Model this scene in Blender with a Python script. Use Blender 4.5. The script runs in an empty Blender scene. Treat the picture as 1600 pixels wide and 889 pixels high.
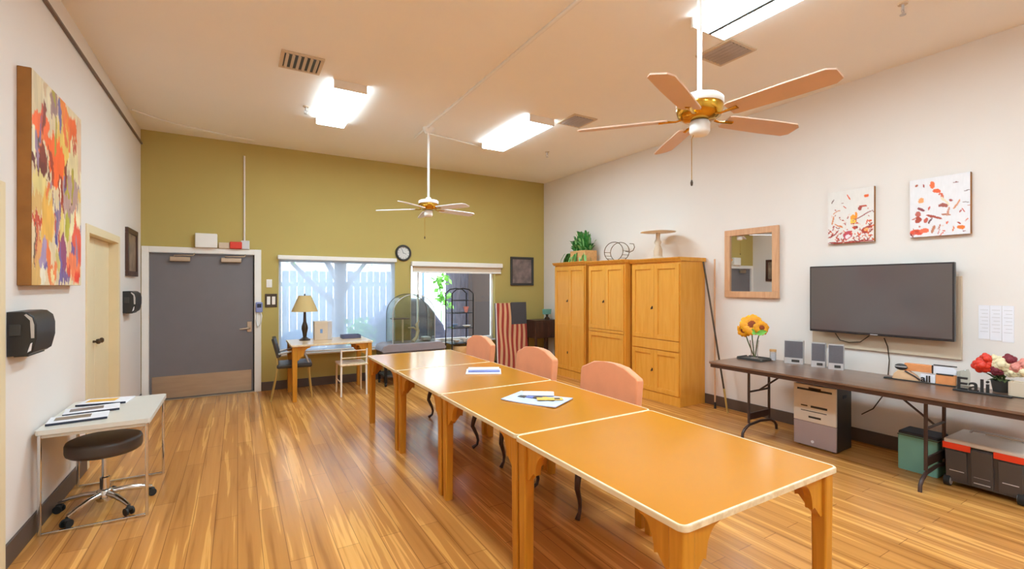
import bpy, bmesh, math, random
from mathutils import Vector, Matrix
random.seed(7)
PI = math.pi
C = bpy.context.scene.collection

# ------------------------------------------------------------------ materials
def lin(h):
    if isinstance(h, tuple):
        return tuple(h) + (1.0,) if len(h) == 3 else h
    r = [int(h[i:i + 2], 16) / 255 for i in (0, 2, 4)]
    return tuple(x / 12.92 if x <= .04045 else ((x + .055) / 1.055) ** 2.4 for x in r) + (1.0,)

def nodes(name):
    m = bpy.data.materials.new(name)
    m.use_nodes = True
    nt = m.node_tree
    return m, nt, nt.nodes['Principled BSDF']

def mat(name, col, rough=.5, metal=0., var=.06, scale=6., bump=0., spec=.5, coat=0., stretch=(1, 1, 1), sheen=0.):
    """principled surface with a faint procedural mottling of its own colour"""
    m, nt, b = nodes(name)
    N, Lk = nt.nodes.new, nt.links.new
    tc = N('ShaderNodeTexCoord')
    mp = N('ShaderNodeMapping'); mp.inputs['Scale'].default_value = stretch
    Lk(tc.outputs['Object'], mp.inputs['Vector'])
    nz = N('ShaderNodeTexNoise'); nz.inputs['Scale'].default_value = scale; nz.inputs['Detail'].default_value = 4
    Lk(mp.outputs['Vector'], nz.inputs['Vector'])
    c = lin(col)
    mx = N('ShaderNodeMix'); mx.data_type = 'RGBA'
    mx.inputs['A'].default_value = tuple(max(0, x * (1 - var * 2)) for x in c[:3]) + (1,)
    mx.inputs['B'].default_value = tuple(min(1, x * (1 + var * 2)) for x in c[:3]) + (1,)
    Lk(nz.outputs['Fac'], mx.inputs['Factor'])
    Lk(mx.outputs['Result'], b.inputs['Base Color'])
    b.inputs['Roughness'].default_value = rough
    b.inputs['Metallic'].default_value = metal
    b.inputs['Specular IOR Level'].default_value = spec
    if coat:
        b.inputs['Coat Weight'].default_value = coat
        b.inputs['Coat Roughness'].default_value = .12
    if sheen:
        b.inputs['Sheen Weight'].default_value = sheen
    if bump:
        bp = N('ShaderNodeBump'); bp.inputs['Strength'].default_value = bump; bp.inputs['Distance'].default_value = .004
        n2 = N('ShaderNodeTexNoise'); n2.inputs['Scale'].default_value = scale * 12
        Lk(mp.outputs['Vector'], n2.inputs['Vector'])
        Lk(n2.outputs['Fac'], bp.inputs['Height'])
        Lk(bp.outputs['Normal'], b.inputs['Normal'])
    return m

def wood(name, a, b_, rough=.4, axis=2, scale=5., spec=.4, coat=0.):
    """wood: noise stretched along one axis"""
    m, nt, b = nodes(name)
    N, Lk = nt.nodes.new, nt.links.new
    tc = N('ShaderNodeTexCoord'); mp = N('ShaderNodeMapping')
    s = [6., 6., 6.]; s[axis] = .6
    mp.inputs['Scale'].default_value = s
    Lk(tc.outputs['Object'], mp.inputs['Vector'])
    nz = N('ShaderNodeTexNoise'); nz.inputs['Scale'].default_value = scale; nz.inputs['Detail'].default_value = 5
    nz.inputs['Distortion'].default_value = .6
    Lk(mp.outputs['Vector'], nz.inputs['Vector'])
    rp = N('ShaderNodeValToRGB')
    rp.color_ramp.elements[0].position = .3; rp.color_ramp.elements[0].color = lin(a)
    rp.color_ramp.elements[1].position = .7; rp.color_ramp.elements[1].color = lin(b_)
    Lk(nz.outputs['Fac'], rp.inputs['Fac']); Lk(rp.outputs['Color'], b.inputs['Base Color'])
    b.inputs['Roughness'].default_value = rough
    b.inputs['Specular IOR Level'].default_value = spec
    if coat:
        b.inputs['Coat Weight'].default_value = coat; b.inputs['Coat Roughness'].default_value = .15
    return m

def emit(name, col, strength):
    m, nt, b = nodes(name)
    b.inputs['Base Color'].default_value = (.8, .8, .8, 1)
    b.inputs['Emission Color'].default_value = lin(col)
    b.inputs['Emission Strength'].default_value = strength
    return m

def thin_glass(name, tint='ffffff', gloss=.08, rough=.02):
    m, nt, b = nodes(name)
    N, Lk = nt.nodes.new, nt.links.new
    nt.nodes.remove(b)
    t = N('ShaderNodeBsdfTransparent'); t.inputs['Color'].default_value = lin(tint)
    g = N('ShaderNodeBsdfGlossy'); g.inputs['Roughness'].default_value = rough
    lw = N('ShaderNodeLayerWeight'); lw.inputs['Blend'].default_value = .25
    ma = N('ShaderNodeMath'); ma.operation = 'MULTIPLY_ADD'
    ma.inputs[1].default_value = .5; ma.inputs[2].default_value = gloss * .3
    Lk(lw.outputs['Fresnel'], ma.inputs[0])
    mx = N('ShaderNodeMixShader')
    Lk(ma.outputs[0], mx.inputs['Fac']); Lk(t.outputs[0], mx.inputs[1]); Lk(g.outputs[0], mx.inputs[2])
    Lk(mx.outputs[0], nt.nodes['Material Output'].inputs['Surface'])
    return m

def screen_cloth(name, col, open_=.5):
    """woven solar-shade cloth: part open weave, part white translucent thread"""
    m, nt, b = nodes(name)
    N, Lk = nt.nodes.new, nt.links.new
    nt.nodes.remove(b)
    t = N('ShaderNodeBsdfTransparent')
    d = N('ShaderNodeBsdfDiffuse'); d.inputs['Color'].default_value = lin(col)
    tr = N('ShaderNodeBsdfTranslucent'); tr.inputs['Color'].default_value = lin(col)
    m1 = N('ShaderNodeMixShader'); m1.inputs['Fac'].default_value = .6
    Lk(d.outputs[0], m1.inputs[1]); Lk(tr.outputs[0], m1.inputs[2])
    nz = N('ShaderNodeTexNoise'); nz.inputs['Scale'].default_value = 3
    mr = N('ShaderNodeMapRange')
    mr.inputs['To Min'].default_value = 1 - open_ - .06; mr.inputs['To Max'].default_value = 1 - open_ + .06
    Lk(nz.outputs['Fac'], mr.inputs['Value'])
    mx = N('ShaderNodeMixShader')
    Lk(mr.outputs[0], mx.inputs['Fac']); Lk(t.outputs[0], mx.inputs[1]); Lk(m1.outputs[0], mx.inputs[2])
    Lk(mx.outputs[0], nt.nodes['Material Output'].inputs['Surface'])
    return m

def floor_material():
    m, nt, b = nodes('oak_plank_floor')
    N, Lk = nt.nodes.new, nt.links.new
    tc = N('ShaderNodeTexCoord')
    mp = N('ShaderNodeMapping'); mp.inputs['Rotation'].default_value = (0, 0, PI / 2)
    Lk(tc.outputs['Object'], mp.inputs['Vector'])
    br = N('ShaderNodeTexBrick')
    br.inputs['Scale'].default_value = 1
    br.inputs['Brick Width'].default_value = 1.22
    br.inputs['Row Height'].default_value = .127
    br.inputs['Mortar Size'].default_value = .0022
    br.inputs['Mortar Smooth'].default_value = .4
    br.inputs['Bias'].default_value = 0
    br.offset = .37
    br.inputs['Color1'].default_value = lin(FLOOR1)
    br.inputs['Color2'].default_value = lin(FLOOR2)
    br.inputs['Mortar'].default_value = lin(FLOOR3)
    Lk(mp.outputs['Vector'], br.inputs['Vector'])
    # long grain
    mg = N('ShaderNodeMapping'); mg.inputs['Scale'].default_value = (16, .55, 1)
    Lk(tc.outputs['Object'], mg.inputs['Vector'])
    ng = N('ShaderNodeTexNoise'); ng.inputs['Scale'].default_value = 1; ng.inputs['Detail'].default_value = 4
    ng.inputs['Distortion'].default_value = .35
    Lk(mg.outputs['Vector'], ng.inputs['Vector'])
    rp = N('ShaderNodeValToRGB')
    e = rp.color_ramp.elements
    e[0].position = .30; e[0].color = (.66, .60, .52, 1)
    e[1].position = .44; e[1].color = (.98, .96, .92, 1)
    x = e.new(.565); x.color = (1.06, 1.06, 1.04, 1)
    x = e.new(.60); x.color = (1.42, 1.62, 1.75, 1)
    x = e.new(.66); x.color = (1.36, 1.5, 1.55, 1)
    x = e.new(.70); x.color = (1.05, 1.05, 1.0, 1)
    Lk(ng.outputs['Fac'], rp.inputs['Fac'])
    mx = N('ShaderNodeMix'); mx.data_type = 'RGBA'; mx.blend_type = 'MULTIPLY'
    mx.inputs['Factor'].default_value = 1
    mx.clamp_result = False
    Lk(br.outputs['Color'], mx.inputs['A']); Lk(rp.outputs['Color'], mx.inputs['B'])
    Lk(mx.outputs['Result'], b.inputs['Base Color'])
    b.inputs['Roughness'].default_value = .24
    b.inputs['Specular IOR Level'].default_value = .45
    return m

def vertex_paint(name, rough=.55, coat=0.):
    m, nt, b = nodes(name)
    at = nt.nodes.new('ShaderNodeAttribute'); at.attribute_name = 'pigment'
    nt.links.new(at.outputs['Color'], b.inputs['Base Color'])
    b.inputs['Roughness'].default_value = rough
    return m

FLOOR1, FLOOR2, FLOOR3 = 'ca8a48', 'ba7c3c', '88582a'
M = dict(
    wall=mat('cream_wall_paint', 'e8dfd8', .75, var=.012, scale=2),
    green=mat('olive_wall_paint', 'b8a25c', .75, var=.02, scale=2),
    ceiling=mat('ceiling_paint', 'f8f2ec', .85, var=.012, scale=1.5, bump=.15),
    floor=floor_material(),
    base=mat('dark_vinyl_base', '5b4a40', .5),
    white=mat('white_paint', 'efe9e2', .45, var=.02),
    creamdoor=mat('cream_door_paint', 'e6d3ac', .5, var=.02),
    slate=mat('slate_door_paint', '736d6f', .45, var=.03),
    steel=mat('brushed_steel', 'b9a691', .38, .9, var=.08, scale=3, stretch=(1, 1, 8)),
    chrome=mat('chrome', 'd8d8d8', .12, 1., var=.02),
    brass=mat('brass', 'c99a3a', .18, 1., var=.05),
    black=mat('black_plastic', '2a2625', .4),
    blackmetal=mat('black_metal', '24211f', .4, .6),
    bronze=mat('dark_bronze', '4a3a2c', .35, .5, var=.15),
    rubber=mat('black_rubber', '1d1b1a', .7),
    dark=mat('dark_grey', '3c3936', .5),
    brownleg=mat('brown_enamel', '43302a', .4, .2),
    laminate=mat('orange_laminate', 'c27a1c', .18, var=.03, scale=2, spec=.5),
    edge=wood('pale_plywood_edge', 'd9b98c', 'f0dcb8', .5, 1),
    tableleg=wood('honey_table_leg', 'bd7a1c', 'd08c2a', .4, 2),
    cab=wood('honey_pine', 'd8922f', 'e2a042', .4, 2, 4),
    cabdark=wood('honey_pine_shadow_gap', '8a5418', '9a6220', .5, 2),
    salmon=mat('salmon_fabric', 'e29468', .85, var=.04, scale=8, bump=.2, sheen=.2),
    darkwood=wood('dark_walnut', '3a2418', '54362a', .4, 2),
    walnut=wood('walnut_laminate', '6a4c3a', '80604c', .28, 1, 4, coat=.2),
    walnutedge=mat('walnut_laminate_edge', '4a3024', .45),
    deskgrey=mat('grey_white_laminate', 'dcd6cc', .3, var=.02),
    vinyl=mat('brown_black_vinyl', '443730', .42, var=.05, bump=.1),
    blade=mat('fan_blade_birch', 'd4b098', .4, var=.03),
    bladew=mat('fan_blade_white', 'efe9ea', .4, var=.02),
    lampshade=mat('tan_lampshade', 'c8ac74', .8, var=.03, bump=.1),
    paper=mat('white_paper', 'eceaf0', .7, var=.02),
    blue=mat('pale_blue_print', '6f78b8', .6, var=.15, scale=30),
    yellow=mat('yellow_paper', 'e8b24c', .7, var=.1, scale=20),
    teal=mat('teal_fabric', '74a898', .7, var=.04, bump=.1),
    navy=mat('navy_fabric', '2c3040', .7),
    orange=mat('bright_orange_red', 'e83a16', .45, var=.02),
    red=mat('red_plastic', 'd8341c', .4, var=.03),
    coolgrey=mat('charcoal_cooler_plastic', '4a4240', .45, var=.03),
    coolwhite=mat('cooler_lid_plastic', 'd9cfc6', .45, var=.03),
    silver=mat('silver_plastic', 'c9c4c4', .35, .3, var=.02),
    ventshaded=mat('shaded_vent_louvre', 'b4a8a4', .6, var=.1),  # louvres seen obliquely look dark; that shade is put into the colour
    speakergrille=mat('grey_speaker_grille', '625c60', .7, var=.06, scale=80),
    tvblack=mat('tv_bezel_black', '2a2628', .25),
    screen=mat('tv_screen_glass', '5c5352', .1, var=.01, spec=.6),
    mirror=mat('mirror_glass', 'e6e6e6', .01, 1., var=0),
    mirrorframe=wood('pinkish_pine_frame', 'c8946c', 'd8a880', .45, 2),
    beige=mat('beige_board', 'd2bda4', .7, var=.02),
    upnl=mat('tower_pale_panel', 'd6cabc', .45, var=.04, scale=10),
    lpnl=mat('tower_mauve_panel', 'a8989a', .45, var=.03),
    leaf=mat('fern_leaf', '3f8a3c', .5, var=.25, scale=20),
    leaf2=mat('fern_leaf_light', '86b86e', .5, var=.2, scale=20),
    planter=wood('pale_planter_wood', 'cc985e', 'dcab72', .6, 1),
    wire=mat('dark_wire', '6a5034', .4, .6),
    petal=mat('sunflower_petal', 'f59a08', .6, var=.15, scale=30),
    petal2=mat('sunflower_petal_yellow', 'f8b80c', .6, var=.1, scale=30),
    seedhead=mat('sunflower_centre', '8a3c10', .8, var=.3, scale=60),
    stem=mat('plant_stem', '4a5a2c', .6, var=.2),
    glass=thin_glass('thin_clear_glass'),
    pane=thin_glass('window_glass', 'f4fbff'),
    shade=screen_cloth('white_solar_shade', 'c4d0e0', .56),
    acrylic=thin_glass('clear_acrylic', 'eef2ee', .15, .05),
    bedding=mat('grey_tray_plastic', '8a8084', .5),
    tubes=emit('fluorescent_diffuser', (.70, .95, 1.09), 47.),
    lens=emit('fluorescent_side_lens', (.70, .95, 1.09), 5.),
    art=vertex_paint('painted_canvas'),
    canvasedge=mat('brown_canvas_edge', '9a6428', .7, var=.2),
    frame=mat('dark_walnut_frame', '4a2c20', .45, var=.1),
    photo=mat('sepia_photo_print', '8a7460', .5, var=.5, scale=7),
    photo2=mat('grey_photo_print', '7a6a66', .45, var=.55, scale=8),
    chairdark=mat('black_chair_vinyl', '3a342f', .45),
    creamwood=wood('cream_chair_wood', 'dcc09a', 'ecd8b8', .5, 2),
    gold=mat('gold_metal_leg', 'c8a860', .35, .6),
    fencedark=wood('dark_grey_boards', '5c5c6c', '7a7a8c', .8, 2),
    fence=wood('weathered_grey_boards', '8e9aaa', 'aab6c4', .8, 2),
    concrete=mat('patio_concrete', 'd8d4cc', .85, var=.05),
    cover=mat('slate_blue_vinyl_cover', '50506a', .6, var=.12, scale=3),
    bark=mat('tree_bark', '8a8078', .9, var=.2),
    brownwall=mat('dark_brown_siding', '2c1c12', .7, var=.06),
    outleaf=mat('garden_leaf', '7cc050', .6, var=.2),
    stripe_red=mat('faded_red_paint', 'a03a30', .65, var=.15, scale=5, stretch=(1, 1, .4)),
    stripe_cream=mat('cream_paint_boards', 'd8a880', .65, var=.12, scale=5, stretch=(1, 1, .4)),
    canton=mat('charcoal_blue_paint', '47464a', .65, var=.08),
    bluepot=mat('blue_glaze', '7a9cc8', .5, var=.1),
    cordw=mat('white_cord', 'e8e4e0', .5),
    readerblue=mat('blue_plastic', '8088b8', .4, var=.1),
)

# ------------------------------------------------------------------ mesh helpers
def bm_new(): return bmesh.new()

def bx(bm, x0, x1, y0, y1, z0, z1, bev=0., seg=2, rot=None):
    mtx = Matrix.Translation(((x0 + x1) / 2, (y0 + y1) / 2, (z0 + z1) / 2)) @ Matrix.Diagonal((abs(x1 - x0), abs(y1 - y0), abs(z1 - z0), 1))
    r = bmesh.ops.create_cube(bm, size=1, matrix=mtx)
    vs = r['verts']
    if bev:
        es = list({e for v in vs for e in v.link_edges})
        r2 = bmesh.ops.bevel(bm, geom=es, offset=bev, segments=seg, affect='EDGES', profile=.5, clamp_overlap=True)
        vs = list({v for f in r2['faces'] for v in f.verts} | {v for v in vs if v.is_valid})
    if rot is not None:
        bmesh.ops.transform(bm, matrix=rot, verts=[v for v in vs if v.is_valid])
    return bm

def frames(pts):
    out = []; up = None
    n = len(pts)
    for i, p in enumerate(pts):
        a = pts[max(i - 1, 0)]; b = pts[min(i + 1, n - 1)]
        t = (b - a).normalized()
        if up is None:
            h = Vector((0, 0, 1)) if abs(t.z) < .9 else Vector((1, 0, 0))
            u = t.cross(h).normalized()
        else:
            u = (up - t * up.dot(t)).normalized()
        up = u
        out.append((u, t.cross(u).normalized()))
    return out

def tube(bm, pts, r, n=8, flat=1.0):
    pts = [Vector(p) for p in pts]
    rs = r if isinstance(r, (list, tuple)) else [r] * len(pts)
    rings = []
    for p, (u, v), q in zip(pts, frames(pts), rs):
        rings.append([bm.verts.new(p + u * (math.cos(2 * PI * k / n) * q) + v * (math.sin(2 * PI * k / n) * q * flat)) for k in range(n)])
    for a, b in zip(rings, rings[1:]):
        for k in range(n):
            bm.faces.new((a[k], a[(k + 1) % n], b[(k + 1) % n], b[k]))
    bm.faces.new(rings[0][::-1]); bm.faces.new(rings[-1])
    return bm

def cyl(bm, p0, p1, r0, r1=None, n=20):
    return tube(bm, [p0, p1], [r0, r0 if r1 is None else r1], n)

def lathe(bm, prof, c=(0, 0, 0), n=24, sx=1., sy=1.):
    rings = []
    for r, z in prof:
        if r < 1e-6:
            rings.append([bm.verts.new((c[0], c[1], c[2] + z))])
        else:
            rings.append([bm.verts.new((c[0] + sx * r * math.cos(2 * PI * k / n), c[1] + sy * r * math.sin(2 * PI * k / n), c[2] + z)) for k in range(n)])
    for a, b in zip(rings, rings[1:]):
        for k in range(n):
            k2 = (k + 1) % n
            if len(a) == 1 and len(b) == 1: continue
            if len(a) == 1: bm.faces.new((a[0], b[k2], b[k]))
            elif len(b) == 1: bm.faces.new((a[k], a[k2], b[0]))
            else: bm.faces.new((a[k], a[k2], b[k2], b[k]))
    if len(rings[0]) > 1: bm.faces.new(rings[0][::-1])
    if len(rings[-1]) > 1: bm.faces.new(rings[-1])
    return bm

def prism(bm, poly, axis, t0, t1, bev=0.):
    def P(a, b, t):
        return {'x': (t, a, b), 'y': (a, t, b), 'z': (a, b, t)}[axis]
    A = [bm.verts.new(P(a, b, t0)) for a, b in poly]
    B = [bm.verts.new(P(a, b, t1)) for a, b in poly]
    n = len(poly); fs = [bm.faces.new(A), bm.faces.new(B[::-1])]
    for k in range(n):
        fs.append(bm.faces.new((A[k], B[k], B[(k + 1) % n], A[(k + 1) % n])))
    if bev:
        es = list({e for f in fs[:2] for e in f.edges})
        bmesh.ops.bevel(bm, geom=es, offset=bev, segments=2, affect='EDGES', profile=.5, clamp_overlap=True)
    return bm

def sph(bm, c, r, u=16, v=10):
    r = (r, r, r) if not isinstance(r, (tuple, list)) else r
    bmesh.ops.create_uvsphere(bm, u_segments=u, v_segments=v, radius=1,
                              matrix=Matrix.Translation(c) @ Matrix.Diagonal((r[0], r[1], r[2], 1)))
    return bm

def obj(name, bm, m, parent=None, angle=50, loc=None):
    bmesh.ops.recalc_face_normals(bm, faces=bm.faces[:])
    me = bpy.data.meshes.new(name)
    bm.to_mesh(me); bm.free()
    me.materials.append(M[m] if isinstance(m, str) else m)
    me.shade_smooth(); me.set_sharp_from_angle(angle=math.radians(angle))
    o = bpy.data.objects.new(name, me); C.objects.link(o)
    wn = o.modifiers.new('weighted_normal', 'WEIGHTED_NORMAL'); wn.keep_sharp = True; wn.weight = 100
    if parent: o.parent = parent
    if loc: o.location = loc
    return o

def tag(o, label, cat, group=None, kind=None):
    o['label'] = label; o['category'] = cat
    if group: o['group'] = group
    if kind: o['kind'] = kind
    return o

def thing(name, label, cat, loc=(0, 0, 0), rz=0., group=None):
    o = bpy.data.objects.new(name, None); C.objects.link(o)
    o.location = loc; o.rotation_euler = (0, 0, rz); o.empty_display_size = .1
    return tag(o, label, cat, group)

def struct(name, bm, m, parent=None):
    o = obj(name, bm, m, parent)
    if parent is None: o['kind'] = 'structure'
    return o

def sempty(name, loc=(0, 0, 0)):
    o = bpy.data.objects.new(name, None); C.objects.link(o); o.location = loc
    o['kind'] = 'structure'
    return o

def dup(root, loc, rz=None, label=None, group=None):
    r = root.copy(); C.objects.link(r); r.location = loc
    if rz is not None: r.rotation_euler = (0, 0, rz)
    if label: r['label'] = label
    if group: r['group'] = group
    for ch in list(root.children):
        c = ch.copy(); C.objects.link(c); c.parent = r
        for g in ch.children:
            d = g.copy(); C.objects.link(d); d.parent = c
    return r

# ------------------------------------------------------------------ room
L, R, D, H, BACK = -1.104, 5.36, 7.79, 3.63, -2.6
WT = .16
struct('floor', bx(bm_new(), L - .2, R + .2, BACK - .2, D + .2, -.06, 0), 'floor')
struct('ceiling', bx(bm_new(), L - .2, R + .2, BACK - .2, D + .2, H, H + .06), 'ceiling')
# left wall with the closet opening
CY0, CY1, CZ = 5.25, 6.42, 2.03
b = bm_new()
for y0, y1, z0, z1 in ((BACK - .2, 2.62, 0, H), (2.62, 3.50, 2.06, H), (3.50, CY0, 0, H), (CY0, CY1, CZ, H), (CY1, D + .2, 0, H)):
    bx(b, L - WT, L, y0, y1, z0, z1)
struct('wall_left', b, 'wall')
struct('wall_right', bx(bm_new(), R, R + WT, BACK - .2, D + .2, 0, H), 'wall')
struct('wall_rear', bx(bm_new(), L, R, BACK - WT, BACK, 0, H), 'wall')
# back wall with door and two windows
DX0, DX1, DZ = -1.03, .225, 2.02
W1 = (.53, 2.30, .52, 1.97); W2 = (2.57, 4.23, .55, 1.95)
b = bm_new()
for x0, x1, z0, z1 in ((L, DX0, 0, H), (DX0, DX1, DZ, H), (DX1, W1[0], 0, H),
                       (W1[0], W1[1], 0, W1[2]), (W1[0], W1[1], W1[3], H), (W1[1], W2[0], 0, H),
                       (W2[0], W2[1], 0, W2[2]), (W2[0], W2[1], W2[3], H), (W2[1], R, 0, H)):
    bx(b, x0, x1, D, D + WT, z0, z1)
struct('wall_back', b, 'green')

def basebd(name, axis, fixed, a0, a1, h=.13):
    b = bm_new()
    if axis == 'y':
        s = 1 if fixed < 0 else -1
        bx(b, min(fixed, fixed + s * .014), max(fixed, fixed + s * .014), a0, a1, 0, h, .004)
    else:
        bx(b, a0, a1, fixed - .014, fixed, 0, h, .004)
    struct(name, b, 'base')
basebd('baseboard_left', 'y', L, 3.57, CY0 - .06)
basebd('baseboard_left_far', 'y', L, CY1 + .06, D)
basebd('baseboard_right', 'y', R, BACK, D)
basebd('baseboard_back', 'x', D, DX1 + .075, R - .014)

# slate door
d = sempty('door_1', ((DX0 + DX1) / 2, D, 0)); w = (DX1 - DX0) / 2
obj('door_leaf', bx(bm_new(), -w + .012, w - .03, .03, .075, .012, DZ - .015, .003), 'slate', d)
b = bm_new()
for x0, x1 in ((-w - .065, -w + .012), (w - .012, w + .075)):
    bx(b, x0, x1, -.022, .1, 0, DZ + .065, .004)
bx(b, -w + .012, w - .012, -.022, .1, DZ - .012, DZ + .065, .004)
obj('door_frame', b, 'white', d)
obj('gap_seal', bx(bm_new(), w - .03, w - .012, .045, .07, .0, DZ - .012), 'black', d)
obj('kick_plate', bx(bm_new(), -w + .04, w - .05, .0265, .03, .025, .325, .001), 'steel', d)
for x0, x1 in ((-.39, -.16), (.2, .45)):
    c = obj('door_closer', bx(bm_new(), x0, x1, -.025, .03, DZ - .13, DZ - .065, .008), 'steel', d)
    obj('closer_arm', tube(bm_new(), [(x0 + .05, -.01, DZ - .065), (x0 + .05, -.045, DZ - .05), (x1 + .04, -.05, DZ - .045), (x1 + .05, -.02, DZ - .015)], .008), 'steel', c)
hd = obj('lever_plate', bx(bm_new(), w - .105, w - .045, .02, .03, .88, 1.03, .004), 'steel', d)
obj('lever_handle', tube(bm_new(), [(w - .075, .02, .94), (w - .075, -.04, .94), (w - .1, -.05, .938), (w - .2, -.05, .93)], [.014, .014, .013, .011], 10), 'steel', hd)
obj('threshold', bx(bm_new(), -w + .012, w - .012, -.02, .09, 0, .012, .003), 'steel', d)

# closet double doors in left wall
d = sempty('door_2', (L, (CY0 + CY1) / 2, 0)); w = (CY1 - CY0) / 2
obj('door_leaf', bx(bm_new(), -.11, -.07, -w + .02, -.003, .01, CZ - .02, .003), 'creamdoor', d)
obj('door_leaf', bx(bm_new(), -.11, -.07, .003, w - .02, .01, CZ - .02, .003), 'creamdoor', d)
b = bm_new()
for y0, y1 in ((-w - .055, -w + .018), (w - .018, w + .055)):
    bx(b, -WT, .012, y0, y1, 0, CZ + .055, .003)
bx(b, -WT, .012, -w + .018, w - .018, CZ - .018, CZ + .055, .003)
obj('door_frame', b, 'creamdoor', d)
for y in (-.06, .06):
    k = obj('door_knob', lathe(bm_new(), [(.0, 0), (.012, 0), (.01, .02), (.024, .032), (.026, .045), (.016, .056), (0, .058)], n=16), 'bronze', d)
    k.rotation_euler = (0, PI / 2, 0); k.location = (-.07, y, 1.03)
# jamb of the doorway at the left edge of the view
d = sempty('door_3', (L, 3.06, 0))
b = bm_new()
for y0, y1 in ((.44, .51), (-.51, -.44)):
    bx(b, -WT, .02, y0, y1, 0, 2.12, .003)
bx(b, -WT, .02, -.44, .44, 2.05, 2.12, .003)
obj('door_frame', b, 'creamdoor', d)
obj('door_leaf', bx(bm_new(), -.11, -.07, -.438, .438, .01, 2.048, .003), 'creamdoor', d)

# windows
def window(name, rect, mull):
    x0, x1, z0, z1 = rect
    o = sempty(name, ((x0 + x1) / 2, D, z0)); w = (x1 - x0) / 2; h = z1 - z0
    b = bm_new()
    for a0, a1, c0, c1 in ((-w, -w + .04, 0, h), (w - .04, w, 0, h), (-w + .04, w - .04, 0, .05), (-w + .04, w - .04, h - .05, h)):
        bx(b, a0, a1, .08, .14, c0, c1, .003)
    for mx_, mw in mull:
        bx(b, mx_ - mw, mx_ + mw, .085, .135, .05, h - .05, .003)
    obj('window_frame', b, 'white', o)
    obj('window_pane', bx(bm_new(), -w + .04, w - .04, .108, .113, .05, h - .05), 'pane', o)
    obj('window_sill', bx(bm_new(), -w - .03, w + .06, -.05, .08, -.025, 0, .004), 'white', o)
    return o
window('window_1', W1, [(0, .07)])
window('window_2', W2, [(-.66, .012)])

# picture rail along the left wall
struct('trim_1', bx(bm_new(), L, L + .022, 3.5, D - .001, 3.43, 3.452, .003), mat('dark_rail', '6e5848', .5))

# ------------------------------------------------------------------ camera
cam = bpy.data.cameras.new('camera'); co = bpy.data.objects.new('camera', cam); C.objects.link(co)
co.location = (0, 0, 1.56); co.rotation_euler = (PI / 2, 0, -math.radians(30.6))
cam.sensor_fit = 'HORIZONTAL'; cam.sensor_width = 36
cam.lens = 725 / 1600 * 36
cam.shift_y = -(444.5 - 446) / 1600
cam.clip_start = .05
bpy.context.scene.camera = co

# ------------------------------------------------------------------ ceiling fixtures
def ceiling_light(x0, x1, y0, y1, label, group=None, tubes_=False):
    t = thing('ceiling_light', label, 'ceiling light', ((x0 + x1) / 2, (y0 + y1) / 2, H), 0, group)
    w, l = (x1 - x0) / 2, (y1 - y0) / 2
    b = bm_new()
    bx(b, -w * .8, w * .8, -l, l, -.03, 0, .002)
    for s in (-1, 1):
        bx(b, -w, w, s * l - .012, s * l + .012, -.085, 0, .004)
    obj('housing', b, 'white', t)
    h = w * .96
    if tubes_:
        for k in (-1, 1):
            obj('diffuser', bx(bm_new(), min(k * .016, k * (h - .006)), max(k * .016, k * (h - .006)), -l + .012, l - .012, -.083, -.078), 'tubes', t)
        obj('spine', bx(bm_new(), -.015, .015, -l + .012, l - .012, -.09, -.03, .002), 'dark', t)
    else:
        obj('diffuser', bx(bm_new(), -h + .006, h - .006, -l + .012, l - .012, -.083, -.078), 'tubes', t)
    for k in (-1, 1):
        obj('side_lens', bx(bm_new(), k * h - .005, k * h + .005, -l + .012, l - .012, -.08, -.03), 'lens', t)
    return t
ceiling_light(.83, 1.16, 4.92, 6.14, 'white fluorescent ceiling light above the slate door side, left of far fan')
ceiling_light(3.04, 3.40, 4.72, 6.0, 'white fluorescent ceiling light right of the far fan, beside a vent')
ceiling_light(3.01, 3.40, 1.1, 2.37, 'twin fluorescent ceiling light with dark middle strip behind near fan', None, True)
for x, y in ((1.0, 1.73), (1.0, -1.4), (3.2, -1.4)):
    ceiling_light(x - .17, x + .17, y - .63, y + .63, 'white fluorescent ceiling light out of view behind the camera', 'ceiling lights behind the viewpoint')

def vent(x, y, label, sx=.36, sy=.36, rz=0., lm='beige'):
    t = thing('ceiling_vent', label, 'vent', (x, y, H), rz)
    hx, hy = sx / 2, sy / 2
    b = bm_new()
    for a in ((-hx, hx, -hy, -hy + .03), (-hx, hx, hy - .03, hy), (-hx, -hx + .03, -hy + .03, hy - .03), (hx - .03, hx, -hy + .03, hy - .03)):
        bx(b, *a, -.014, 0, .003)
    obj('frame', b, 'beige', t)
    obj('backing', bx(bm_new(), -hx + .02, hx - .02, -hy + .02, hy - .02, -.004, 0), 'speakergrille' if lm == 'ventshaded' else 'dark', t)
    for k in range(6):
        xx = -hx + .055 + k * (sx - .11) / 5
        obj('louvre', bx(bm_new(), -.013, .013, -hy + .03, hy - .03, -.002, .001, rot=Matrix.Translation((xx, 0, -.012)) @ Matrix.Rotation(.6, 4, 'Y')), lm, t)
    return t
vent(.51, 4.70, 'square louvred ceiling vent near the left-hand ceiling light')
vent(3.67, 4.60, 'shade-coloured ceiling vent at the near end of the ceiling light by the far fan', lm='ventshaded')
vent(3.73, 2.58, 'shade-coloured ceiling vent beside the twin ceiling light behind the near fan', lm='ventshaded')

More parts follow.
